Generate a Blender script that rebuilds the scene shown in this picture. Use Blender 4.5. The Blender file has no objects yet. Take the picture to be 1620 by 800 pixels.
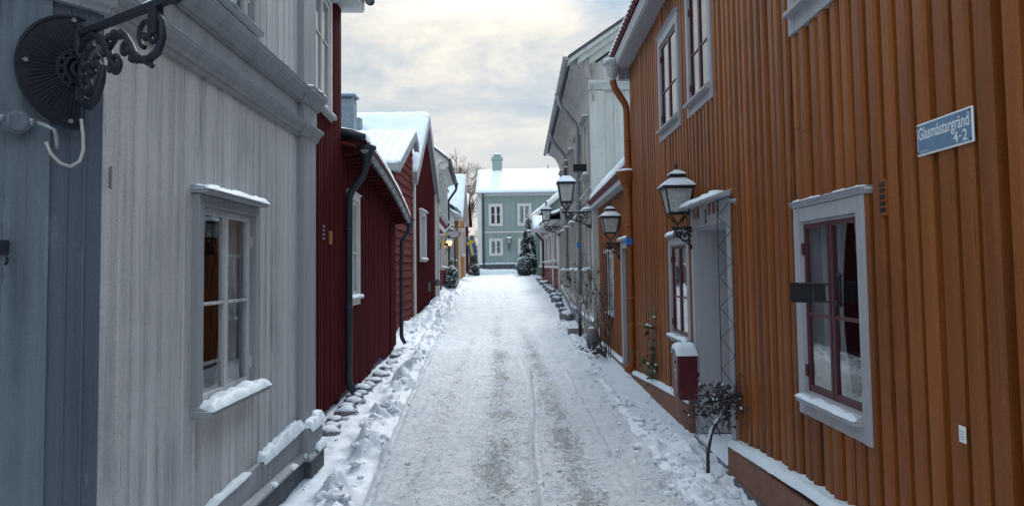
import bpy, bmesh, math, random
from mathutils import Vector, Matrix, noise
random.seed(11)
SC = bpy.context.scene
COL = SC.collection
R = math.radians

# ------------------------------------------------------------------ camera
cam_d = bpy.data.cameras.new("camera")
cam = bpy.data.objects.new("camera", cam_d)
COL.objects.link(cam)
SC.camera = cam
cam_d.sensor_width = 36.0
cam_d.lens = 1150 / 1620 * 36.0
cam_d.shift_x = -12 / 1620
cam_d.shift_y = -33 / 1620
cam_d.clip_start = 0.05
cam_d.clip_end = 3000
_p, _r = R(3.0), R(0.8)
Fw = Vector((0, math.cos(_p), math.sin(_p)))
Up = Vector((0, -math.sin(_p), math.cos(_p)))
Rt = Vector((1, 0, 0))
cR = Rt * math.cos(_r) - Up * math.sin(_r)
cU = Rt * math.sin(_r) + Up * math.cos(_r)
M4 = Matrix((cR, cU, -Fw)).transposed().to_4x4()
M4.translation = Vector((0, 0, 1.65))
cam.matrix_world = M4

# ------------------------------------------------------------------ sky, sun, exposure
SUN_EL, SUN_AZ = R(36), R(4)          # azimuth clockwise from +Y
W = bpy.data.worlds.new("World")
SC.world = W
W.use_nodes = True
wn, wl = W.node_tree.nodes, W.node_tree.links
wn.clear()
wo = wn.new('ShaderNodeOutputWorld')
bg = wn.new('ShaderNodeBackground')
bg.inputs[1].default_value = 0.1
sky = wn.new('ShaderNodeTexSky')
sky.sky_type = 'NISHITA'
sky.sun_disc = False
sky.sun_elevation = SUN_EL
sky.sun_rotation = SUN_AZ
tc = wn.new('ShaderNodeTexCoord')
sep = wn.new('ShaderNodeSeparateXYZ')
wl.new(tc.outputs['Generated'], sep.inputs[0])
def wmath(op, a, b=None, clamp=False):
    n = wn.new('ShaderNodeMath'); n.operation = op; n.use_clamp = clamp
    for i, v in enumerate((a, b)):
        if v is None: continue
        if isinstance(v, (int, float)): n.inputs[i].default_value = v
        else: wl.new(v, n.inputs[i])
    return n.outputs[0]
zc = wmath('MAXIMUM', sep.outputs[2], 0.0)
den = wmath('ADD', zc, 0.16)
cx_ = wmath('DIVIDE', sep.outputs[0], den)
cy_ = wmath('DIVIDE', sep.outputs[1], den)
cmb = wn.new('ShaderNodeCombineXYZ')
wl.new(cx_, cmb.inputs[0]); wl.new(cy_, cmb.inputs[1])
cmb.inputs[2].default_value = 3.7
def wnoise(scale, detail, rough, dist=0.0):
    n = wn.new('ShaderNodeTexNoise')
    wl.new(cmb.outputs[0], n.inputs['Vector'])
    n.inputs['Scale'].default_value = scale
    n.inputs['Detail'].default_value = detail
    n.inputs['Roughness'].default_value = rough
    n.inputs['Distortion'].default_value = dist
    return n.outputs[0]
def wramp(fac, stops):
    r = wn.new('ShaderNodeValToRGB')
    wl.new(fac, r.inputs[0])
    e = r.color_ramp.elements
    while len(e) < len(stops): e.new(0.5)
    for k, (p, c) in enumerate(stops):
        e[k].position = p; e[k].color = (*c, 1)
    return r.outputs[0]
def wmix(fac, a, b, typ='MIX'):
    m = wn.new('ShaderNodeMix'); m.data_type = 'RGBA'; m.blend_type = typ
    for s, v in ((m.inputs[0], fac), (m.inputs[6], a), (m.inputs[7], b)):
        if isinstance(v, tuple): s.default_value = (*v, 1)
        elif isinstance(v, (int, float)): s.default_value = v
        else: wl.new(v, s)
    return m.outputs[2]
nz = wnoise(1.7, 9, 0.62, 0.25)
cloud = wramp(nz, [(0.37, (3.7, 4.9, 5.8)), (0.45, (5.3, 6.0, 6.3)), (0.51, (6.7, 6.9, 6.8)), (0.565, (8.3, 8.0, 7.1)), (0.64, (10.0, 9.4, 8.0))])
low = wramp(zc, [(0.0, (7.9, 7.2, 6.8)), (0.14, (6.9, 6.9, 6.8)), (0.3, (6.8, 7.0, 7.0)), (1.0, (6.6, 7.1, 7.8))])
amt = wramp(zc, [(0.10, (0, 0, 0)), (0.26, (1, 1, 1))])
ov = wmix(amt, low, cloud)
zen = wramp(zc, [(0.32, (0.375, 0.375, 0.375)), (0.62, (0.80, 0.87, 0.97))])
ov = wmix(1.0, ov, zen, 'MULTIPLY')
ov = wmix(1.0, ov, (2.0, 2.02, 2.08), 'MULTIPLY')
fin = wmix(0.93, sky.outputs[0], ov)
wl.new(fin, bg.inputs[0])
wl.new(bg.outputs[0], wo.inputs[0])

sun_d = bpy.data.lights.new("sun", 'SUN')
sun_d.energy = 1.5
sun_d.angle = R(12)
sun_d.color = (1.0, 0.97, 0.93)
sun = bpy.data.objects.new("sun", sun_d)
COL.objects.link(sun)
sd = Vector((math.sin(SUN_AZ) * math.cos(SUN_EL), math.cos(SUN_AZ) * math.cos(SUN_EL), math.sin(SUN_EL)))
sun.rotation_euler = sd.to_track_quat('Z', 'Y').to_euler()
sun.location = (0, 10, 30)
SC.view_settings.view_transform = 'Standard'
SC.view_settings.look = 'None'
SC.view_settings.exposure = 0.45
SC.view_settings.gamma = 1.0
SC.view_settings.use_curve_mapping = False
SC.render.engine = 'CYCLES'
SC.cycles.use_denoising = True
SC.cycles.max_bounces = 7
SC.cycles.transparent_max_bounces = 12

# ------------------------------------------------------------------ materials
class NT:
    def __init__(s, name):
        m = bpy.data.materials.new(name); m.use_nodes = True
        s.m = m; s.n = m.node_tree.nodes; s.l = m.node_tree.links
        s.bsdf = s.n['Principled BSDF']; s.out = s.n['Material Output']
        s.tc = s.n.new('ShaderNodeTexCoord')
    def put(s, sock, v):
        if isinstance(v, tuple): sock.default_value = (*v, 1) if len(v) == 3 and sock.type == 'RGBA' else v
        elif isinstance(v, (int, float)): sock.default_value = v
        else: s.l.new(v, sock)
    def noise(s, scale, detail=4, rough=.55, vec=None, dist=0.0):
        n = s.n.new('ShaderNodeTexNoise')
        mp = s.n.new('ShaderNodeMapping')
        s.l.new(vec or s.tc.outputs['Object'], mp.inputs[0])
        if isinstance(scale, tuple):
            mp.inputs['Scale'].default_value = scale; n.inputs['Scale'].default_value = 1.0
        else: n.inputs['Scale'].default_value = scale
        s.l.new(mp.outputs[0], n.inputs['Vector'])
        n.inputs['Detail'].default_value = detail; n.inputs['Roughness'].default_value = rough
        n.inputs['Distortion'].default_value = dist
        return n.outputs[0]
    def ramp(s, fac, stops):
        r = s.n.new('ShaderNodeValToRGB'); s.l.new(fac, r.inputs[0]); e = r.color_ramp.elements
        while len(e) < len(stops): e.new(.5)
        for k, (p, c) in enumerate(stops):
            e[k].position = p; e[k].color = (c, c, c, 1) if isinstance(c, (int, float)) else (*c, 1)
        return r.outputs[0]
    def mix(s, fac, a, b, typ='MIX'):
        m = s.n.new('ShaderNodeMix'); m.data_type = 'RGBA'; m.blend_type = typ
        s.put(m.inputs[0], fac); s.put(m.inputs[6], a); s.put(m.inputs[7], b)
        return m.outputs[2]
    def math(s, op, a, b=0.0, clamp=False):
        m = s.n.new('ShaderNodeMath'); m.operation = op; m.use_clamp = clamp
        s.put(m.inputs[0], a); s.put(m.inputs[1], b); return m.outputs[0]
    def bump(s, h, strength, dist=0.01):
        b = s.n.new('ShaderNodeBump'); b.inputs['Strength'].default_value = strength
        b.inputs['Distance'].default_value = dist; s.l.new(h, b.inputs['Height'])
        s.l.new(b.outputs[0], s.bsdf.inputs['Normal'])
    def island(s):
        g = s.n.new('ShaderNodeNewGeometry'); return g.outputs['Random Per Island']
    def sepz(s, out):
        x = s.n.new('ShaderNodeSeparateXYZ'); s.l.new(out, x.inputs[0]); return x.outputs

def paint(name, base, dirt=None, amt=.5, rough=.62, crack=.4, patch=None, patch_amt=0.0, spec=.3, var=.16, grit=.12):
    """painted timber: long vertical streaks, peeled spots, fine grain, board-to-board variation"""
    t = NT(name)
    dirt = dirt or tuple(c * .45 for c in base)
    streak = t.noise((14, 14, .55), 6, .6)
    fine = t.noise((120, 120, 3.0), 4, .7)
    blot = t.noise(2.3, 5, .6)
    f = t.ramp(streak, [(.42, 0.0), (.72, 1.0)])
    f = t.math('MULTIPLY', f, t.ramp(blot, [(.38, .25), (.66, 1.0)]))
    f = t.math('MULTIPLY', f, amt)
    c = t.mix(f, base, dirt)
    if patch:
        pf = t.ramp(t.noise((9, 9, 1.6), 7, .7, dist=.6), [(.60, 0.0), (.66, 1.0)])
        c = t.mix(t.math('MULTIPLY', pf, patch_amt), c, patch)
    cr = t.ramp(t.noise((46, 46, 1.1), 5, .65), [(.655, 0.0), (.69, 1.0)])
    c = t.mix(t.math('MULTIPLY', cr, crack), c, tuple(x * .18 for x in base))
    v = t.math('ADD', t.math('MULTIPLY', t.island(), var), 1 - var / 2)
    gr = t.noise(170, 2, .8)
    v = t.math('MULTIPLY', v, t.ramp(gr, [(.3, 1 - grit), (.7, 1 + 0.0)]))
    v = t.math('MULTIPLY', v, t.ramp(fine, [(.3, .90), (.65, 1.0)]))
    cc = t.n.new('ShaderNodeCombineColor')
    for k in range(3): t.l.new(v, cc.inputs[k])
    c = t.mix(1.0, c, cc.outputs[0], 'MULTIPLY')
    t.put(t.bsdf.inputs['Base Color'], c)
    t.put(t.bsdf.inputs['Roughness'], rough)
    t.put(t.bsdf.inputs['Specular IOR Level'], spec)
    h = t.math('ADD', t.math('MULTIPLY', fine, .5), t.math('MULTIPLY', cr, -1.0))
    t.bump(h, .6, .005)
    return t.m

def metal(name, base, rough=.5, snow=0.0, met=.0, spec=.4):
    t = NT(name)
    n = t.noise(25, 5, .6)
    c = t.mix(t.ramp(n, [(.3, 0.0), (.7, 1.0)]), tuple(x * .7 for x in base), tuple(min(1, x * 1.35) for x in base))
    if snow:
        g = t.n.new('ShaderNodeNewGeometry'); z = t.sepz(g.outputs['Normal'])[2]
        nn = t.noise(30, 3, .6)
        k = t.math('MULTIPLY', t.ramp(z, [(.55, 0.0), (.8, 1.0)]), t.ramp(nn, [(.5 - snow * .35, 0.0), (.56 - snow * .35, 1.0)]))
        c = t.mix(k, c, (.8, .83, .87))
    t.put(t.bsdf.inputs['Base Color'], c); t.put(t.bsdf.inputs['Roughness'], rough)
    t.put(t.bsdf.inputs['Metallic'], met); t.put(t.bsdf.inputs['Specular IOR Level'], spec)
    t.bump(t.noise(60, 4, .6), .25, .004)
    return t.m

def snow_mat(name, grit=0.0, tint=(.73, .825, .90)):
    t = NT(name)
    a = t.noise(3.0, 5, .6); b = t.noise(55, 4, .7)
    c = t.mix(t.ramp(a, [(.3, 0.0), (.7, 1.0)]), tuple(x * .93 for x in tint), tint)
    t.put(t.bsdf.inputs['Base Color'], c)
    t.put(t.bsdf.inputs['Roughness'], .55)
    t.put(t.bsdf.inputs['Specular IOR Level'], .25)
    t.bump(t.math('ADD', t.math('MULTIPLY', b, .6), t.math('MULTIPLY', t.noise(14, 4, .6), 1.0)), .5, .012)
    return t.m

def road_mat():
    t = NT("packed_snow")
    P = t.tc.outputs['Object']
    xs = t.sepz(P)
    X, Y = xs[0], xs[1]
    # gentle wander of the tracks along the lane
    wv = t.math('MULTIPLY', t.math('SUBTRACT', t.noise((.0, .5, 0.0), 2), .5), .25)
    bend = t.math('MULTIPLY', t.math('MULTIPLY', Y, Y), -0.0012)
    Xw = t.math('SUBTRACT', t.math('ADD', X, wv), bend)
    def band(c, w):
        d = t.math('DIVIDE', t.math('ABSOLUTE', t.math('SUBTRACT', Xw, c)), w)
        return t.math('SUBTRACT', 1.0, d, True)
    bands = t.math('ADD', t.math('MULTIPLY', band(-.19, .20), 1.0), t.math('MULTIPLY', band(.48, .22), .85))
    bands = t.math('ADD', bands, t.math('MULTIPLY', band(-.82, .16), .6))
    bands = t.math('ADD', bands, t.math('MULTIPLY', band(.1, 1.0), .30), True)
    n1 = t.noise((16.0, 15.0, 16.0), 9, .80, dist=.6)
    n2 = t.noise(75, 4, .8)
    n3 = t.noise(1.1, 4, .6)
    n4 = t.noise((6.5, 6.0, 6.5), 9, .78, dist=.6)
    thr = t.math('MULTIPLY', bands, t.ramp(n3, [(.35, .15), (.66, 1.0)]))
    fade = t.ramp(t.math('DIVIDE', Y, 50), [(0.0, 1.0), (.30, .95), (.46, .25), (1.0, .05)])
    thr = t.math('MULTIPLY', thr, fade)
    brown = t.math('ADD', t.math('MULTIPLY', n1, .70), t.math('MULTIPLY', n2, .42))
    k = t.math('ADD', brown, t.math('MULTIPLY', thr, .125))
    kk = t.ramp(k, [(.640, 0.0), (.670, .9), (.80, 1.0)])
    slush = t.ramp(t.math('ADD', n4, t.math('MULTIPLY', thr, .14)), [(.48, 0.0), (.62, 1.0)])
    slush = t.math('MULTIPLY', slush, t.math('ADD', t.math('MULTIPLY', fade, .85), .15))
    base = t.mix(t.ramp(t.noise(2.2, 7, .7), [(.40, 0.0), (.60, 1.0)]), (.72, .80, .87), (.87, .92, .96))
    c = t.mix(t.math('MULTIPLY', slush, .28), base, (.40, .49, .58))
    c = t.mix(t.math('MULTIPLY', kk, t.math('ADD', t.math('MULTIPLY', fade, .65), .05)), c, (.105, .115, .13))
    fs = t.ramp(t.noise(48, 5, .85), [(.54, 0.0), (.58, 1.0)])
    c = t.mix(t.math('MULTIPLY', fs, t.math('MULTIPLY', fade, .30)), c, (.34, .40, .46))
    dash = t.ramp(t.noise((9.0, 34.0, 9.0), 5, .65, dist=.3), [(.57, 0.0), (.60, 1.0)])
    dm = t.math('MULTIPLY', t.math('MULTIPLY', band(-.10, .38), fade), t.ramp(t.noise(1.9, 3), [(.40, 0.0), (.58, 1.0)]))
    c = t.mix(t.math('MULTIPLY', dash, dm, True), c, (.07, .075, .085))
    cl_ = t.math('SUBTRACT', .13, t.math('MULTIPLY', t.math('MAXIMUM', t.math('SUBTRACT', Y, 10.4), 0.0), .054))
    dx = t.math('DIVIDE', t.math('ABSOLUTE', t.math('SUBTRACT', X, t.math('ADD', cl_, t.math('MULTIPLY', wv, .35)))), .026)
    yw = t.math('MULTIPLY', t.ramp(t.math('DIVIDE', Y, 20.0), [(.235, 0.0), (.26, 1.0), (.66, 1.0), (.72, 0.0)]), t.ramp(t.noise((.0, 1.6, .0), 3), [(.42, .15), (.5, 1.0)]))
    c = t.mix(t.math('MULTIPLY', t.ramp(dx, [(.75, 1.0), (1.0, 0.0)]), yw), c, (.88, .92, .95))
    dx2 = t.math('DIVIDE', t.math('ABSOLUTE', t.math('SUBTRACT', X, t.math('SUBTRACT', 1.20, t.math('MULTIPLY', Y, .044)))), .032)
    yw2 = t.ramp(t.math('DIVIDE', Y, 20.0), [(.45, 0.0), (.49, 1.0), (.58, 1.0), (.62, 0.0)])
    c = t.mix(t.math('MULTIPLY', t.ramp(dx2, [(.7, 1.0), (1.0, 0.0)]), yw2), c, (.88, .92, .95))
    sp = t.ramp(t.noise(95, 2, .6), [(.66, 0.0), (.70, 1.0)])
    c = t.mix(t.math('MULTIPLY', sp, t.math('ADD', t.math('MULTIPLY', thr, .8), t.math('MULTIPLY', fade, .35))), c, (.10, .10, .105))
    t.put(t.bsdf.inputs['Base Color'], c)
    t.put(t.bsdf.inputs['Roughness'], t.math('SUBTRACT', .60, t.math('MULTIPLY', slush, .25)))
    t.put(t.bsdf.inputs['Specular IOR Level'], .4)
    h = t.math('ADD', t.math('MULTIPLY', t.noise(30, 5, .7), .8), t.math('MULTIPLY', n1, 1.2))
    h = t.math('SUBTRACT', h, t.math('MULTIPLY', kk, .5))
    t.bump(h, 1.0, .028)
    return t.m

def glass_mat(name, tint=(1, 1, 1), refl=1.0, frost=0.0):
    t = NT(name)
    t.n.remove(t.bsdf)
    tr = t.n.new('ShaderNodeBsdfTransparent'); tr.inputs[0].default_value = (*tint, 1)
    gl = t.n.new('ShaderNodeBsdfGlossy'); gl.inputs['Roughness'].default_value = .015
    fr = t.n.new('ShaderNodeLayerWeight'); fr.inputs[0].default_value = .5
    nb = t.n.new('ShaderNodeBump'); nb.inputs['Strength'].default_value = .12; nb.inputs['Distance'].default_value = .01
    t.l.new(t.noise(3.0, 1), nb.inputs['Height']); t.l.new(nb.outputs[0], gl.inputs['Normal'])
    mx = t.n.new('ShaderNodeMixShader')
    f = t.math('ADD', t.math('MULTIPLY', t.math('POWER', fr.outputs['Facing'], 3.2), 1.05 * refl), .05, True)
    t.l.new(f, mx.inputs[0]); t.l.new(tr.outputs[0], mx.inputs[1]); t.l.new(gl.outputs[0], mx.inputs[2])
    last = mx.outputs[0]
    if frost:
        df = t.n.new('ShaderNodeBsdfDiffuse'); df.inputs[0].default_value = (.62, .64, .64, 1)
        tl = t.n.new('ShaderNodeBsdfTranslucent'); tl.inputs[0].default_value = (.75, .78, .78, 1)
        a = t.n.new('ShaderNodeMixShader'); a.inputs[0].default_value = .45
        t.l.new(df.outputs[0], a.inputs[1]); t.l.new(tl.outputs[0], a.inputs[2])
        b = t.n.new('ShaderNodeMixShader')
        k = t.ramp(t.noise(40, 5, .7), [(.35, frost * .6), (.65, min(1, frost * 1.2))])
        t.l.new(k, b.inputs[0]); t.l.new(last, b.inputs[1]); t.l.new(a.outputs[0], b.inputs[2])
        last = b.outputs[0]
    t.l.new(last, t.out.inputs[0])
    return t.m

def plain(name, c, rough=.7, spec=.3, emit=None, var=.0, scale=8.0):
    t = NT(name)
    if var:
        n = t.noise(scale, 5, .65)
        col = t.mix(t.ramp(n, [(.3, 0.0), (.7, 1.0)]), tuple(x * (1 - var) for x in c), tuple(min(1, x * (1 + var)) for x in c))
        t.put(t.bsdf.inputs['Base Color'], col); t.bump(t.noise(scale * 5, 4, .6), .3, .006)
    else: t.put(t.bsdf.inputs['Base Color'], c)
    t.put(t.bsdf.inputs['Roughness'], rough); t.put(t.bsdf.inputs['Specular IOR Level'], spec)
    if emit:
        t.put(t.bsdf.inputs['Emission Color'], emit[0]); t.put(t.bsdf.inputs['Emission Strength'], emit[1])
    return t.m

def cloth_mat(name, c):
    t = NT(name); t.n.remove(t.bsdf)
    d = t.n.new('ShaderNodeBsdfDiffuse'); d.inputs[0].default_value = (*c, 1)
    tl = t.n.new('ShaderNodeBsdfTranslucent'); tl.inputs[0].default_value = (*c, 1)
    m = t.n.new('ShaderNodeMixShader'); m.inputs[0].default_value = .35
    t.l.new(d.outputs[0], m.inputs[1]); t.l.new(tl.outputs[0], m.inputs[2]); t.l.new(m.outputs[0], t.out.inputs[0])
    return t.m

def stone_mat(name, base, snow=True, dark=.5, scale=6.0):
    t = NT(name)
    n = t.noise(scale, 7, .65); s2 = t.noise(scale * 8, 3, .7)
    c = t.mix(t.ramp(n, [(.32, 0.0), (.68, 1.0)]), tuple(x * dark for x in base), base)
    c = t.mix(t.math('MULTIPLY', t.ramp(s2, [(.55, 0.0), (.7, 1.0)]), .35), c, tuple(min(1, x * 1.6) for x in base))
    if snow:
        g = t.n.new('ShaderNodeNewGeometry'); z = t.sepz(g.outputs['Normal'])[2]
        k = t.math('ADD', z, t.math('MULTIPLY', t.math('SUBTRACT', t.noise(14, 4), .5), .8))
        c = t.mix(t.ramp(k, [(.66, 0.0), (.80, 1.0)]), c, (.74, .81, .88))
    t.put(t.bsdf.inputs['Base Color'], c); t.put(t.bsdf.inputs['Roughness'], .8)
    t.bump(t.math('ADD', n, t.math('MULTIPLY', s2, .4)), .6, .012)
    return t.m

M = {}
M['ochre'] = paint('ochre_painted_boards', (.285, .083, .013), (.085, .024, .006), .9, crack=.85, patch=(.32, .135, .055), patch_amt=.45, rough=.5, var=.38, grit=.4)
M['greyw'] = paint('pale_grey_painted_boards', (.70, .705, .715), (.26, .28, .32), .85, crack=.65, patch=(.68, .68, .68), patch_amt=.5, var=.18, grit=.38)
M['bluew'] = paint('blue_grey_painted_boards', (.17, .225, .265), (.06, .08, .10), .9, crack=.9, patch=(.22, .30, .37), patch_amt=.4, var=.15, grit=.25)
M['slatew'] = paint('slate_grey_boards', (.12, .15, .20), (.06, .075, .11), .8, crack=.8, patch=(.19, .23, .30), patch_amt=.5, var=.15, grit=.3)
M['trimg'] = paint('grey_trim', (.35, .37, .40), (.14, .15, .17), .6, crack=.25, var=.08)
M['trimd'] = paint('dark_grey_trim', (.17, .18, .21), (.09, .095, .12), .6, crack=.3, var=.08)
M['red'] = paint('falu_red_boards', (.090, .011, .014), (.030, .005, .008), .75, crack=.35, rough=.85, spec=.1, var=.25)
M['red2'] = paint('brick_red_boards', (.17, .030, .026), (.07, .014, .014), .6, crack=.3, rough=.85, spec=.1, var=.2)
M['rose'] = paint('rose_red_boards', (.21, .042, .055), (.12, .026, .034), .5, crack=.1, var=.15)
M['white'] = paint('white_paint', (.66, .66, .65), (.36, .36, .37), .45, crack=.12, var=.06)
M['cream'] = paint('cream_paint', (.62, .60, .56), (.36, .34, .32), .45, crack=.1, var=.06)
M['casing'] = paint('light_grey_casing', (.40, .40, .43), (.22, .22, .25), .6, crack=.10, var=.05)
M['plum'] = paint('plum_red_sash', (.085, .020, .030), (.04, .01, .016), .4, crack=.0, var=.05, rough=.4)
M['weath'] = paint('weathered_grey_boards', (.42, .405, .385), (.13, .12, .115), .95, crack=.7, patch=(.48, .47, .45), patch_amt=.5, var=.3)
M['gable'] = paint('weathered_white_gable', (.56, .60, .58), (.28, .29, .27), .65, crack=.5, patch=(.25, .20, .15), patch_amt=.35, var=.12)
M['mint'] = paint('sage_green_boards', (.29, .365, .355), (.20, .26, .25), .4, crack=.08, var=.10)
M['green'] = paint('grey_green_boards', (.18, .27, .24), (.12, .18, .16), .4, crack=.1, var=.12)
M['yellow'] = paint('yellow_ochre_boards', (.46, .23, .07), (.34, .16, .05), .4, crack=.1, var=.12)
M['fence'] = paint('olive_boards', (.22, .20, .11), (.13, .12, .07), .5, crack=.2, var=.2)
M['snow'] = snow_mat('fresh_snow')
M['pave'] = snow_mat('trodden_snow', tint=(.72, .79, .87))
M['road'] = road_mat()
M['iron'] = metal('black_iron', (.010, .011, .015), .5, snow=0.0)
M['ironp'] = metal('weathered_black_iron', (.011, .013, .022), .65)
M['pipeD'] = metal('dark_blue_downpipe', (.028, .034, .050), .42)
M['pipeO'] = metal('ochre_downpipe', (.21, .062, .012), .5)
M['zinc'] = metal('zinc_gutter', (.23, .25, .28), .45, met=.4)
M['zincl'] = metal('light_zinc', (.36, .38, .41), .55)
M['tile'] = metal('red_roof_tile', (.10, .022, .026), .6)
M['roofd'] = metal('dark_roofing', (.05, .055, .07), .6)
M['plinthO'] = stone_mat('pinkish_plaster_plinth', (.24, .11, .07), snow=False, dark=.6, scale=3.5)
M['stone'] = stone_mat('grey_field_stone', (.20, .20, .22))
M['plinthG'] = stone_mat('dark_stone_plinth', (.10, .11, .13), snow=False)
M['glass'] = glass_mat('window_glass', (.92, .96, .98))
M['frost'] = glass_mat('frosted_lantern_glass', (.9, .92, .92), .6, frost=.75)
M['dark'] = plain('dark_room', (.035, .038, .045), .9)
M['curt'] = cloth_mat('white_lace_curtain', (.62, .65, .68))
M['blind'] = cloth_mat('pale_blind', (.78, .83, .84))
M['mail'] = metal('dark_red_mailbox', (.085, .008, .016), .35)
M['signblue'] = plain('enamel_blue', (.10, .19, .30), .35, .5, var=.18, scale=20)
M['signwhite'] = plain('enamel_white', (.66, .70, .72), .4)
M['plaqueblue'] = plain('plaque_blue', (.03, .16, .50), .4)
M['bark'] = stone_mat('bark', (.10, .075, .06), snow=True)
M['twig'] = plain('twigs', (.055, .042, .038), .85)
M['twigb'] = plain('brown_twigs', (.12, .085, .065), .85, var=.3)
M['leafd'] = plain('dark_evergreen', (.028, .042, .034), .7, var=.4, scale=5)
M['leafg'] = plain('green_ivy_leaf', (.05, .085, .03), .5, var=.4, scale=5)
M['leafb'] = plain('withered_leaf', (.055, .04, .045), .8, var=.4, scale=5)
M['bulb'] = plain('lamp_bulb', (.3, .3, .3), .3)
M['lit'] = plain('lit_lamp_glass', (.9, .4, .1), .4, emit=((1.0, .42, .10), 6.0))
M['flagb'] = plain('flag_blue', (.05, .17, .38), .8, var=.1)
M['flagy'] = plain('flag_yellow', (.75, .52, .05), .8, var=.1)
M['brick'] = plain('red_brick', (.30, .09, .06), .85, var=.3, scale=12)
M['conc'] = stone_mat('concrete', (.26, .25, .25), snow=True)
M['grit'] = plain('dark_grit', (.05, .047, .045), .8)
M['cable'] = plain('pale_cable', (.40, .39, .36), .6)
M['black'] = plain('black_paint', (.012, .012, .014), .35)
M['oval'] = plain('pale_pink_board', (.55, .48, .52), .5)
M['chimp'] = plain('blue_grey_metal', (.16, .20, .24), .5, var=.25)

# ------------------------------------------------------------------ mesh helpers
class Frame:
    """s runs along a wall, n outward from it, z up"""
    def __init__(f, o, d, n=None):
        f.o = Vector((o[0], o[1], 0)); d = Vector((d[0], d[1], 0)).normalized(); f.d = d
        f.n = Vector((n[0], n[1], 0)).normalized()
    def __call__(f, s, n, z): return f.o + f.d * s + f.n * n + Vector((0, 0, z))
WORLD = Frame((0, 0), (1, 0), (0, 1))   # s = x, n = y

def nv(p, sc=1.0, seed=0.0):
    return noise.noise(Vector((p[0] * sc + seed, p[1] * sc - seed * .7, p[2] * sc + seed * 1.3)))

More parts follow.
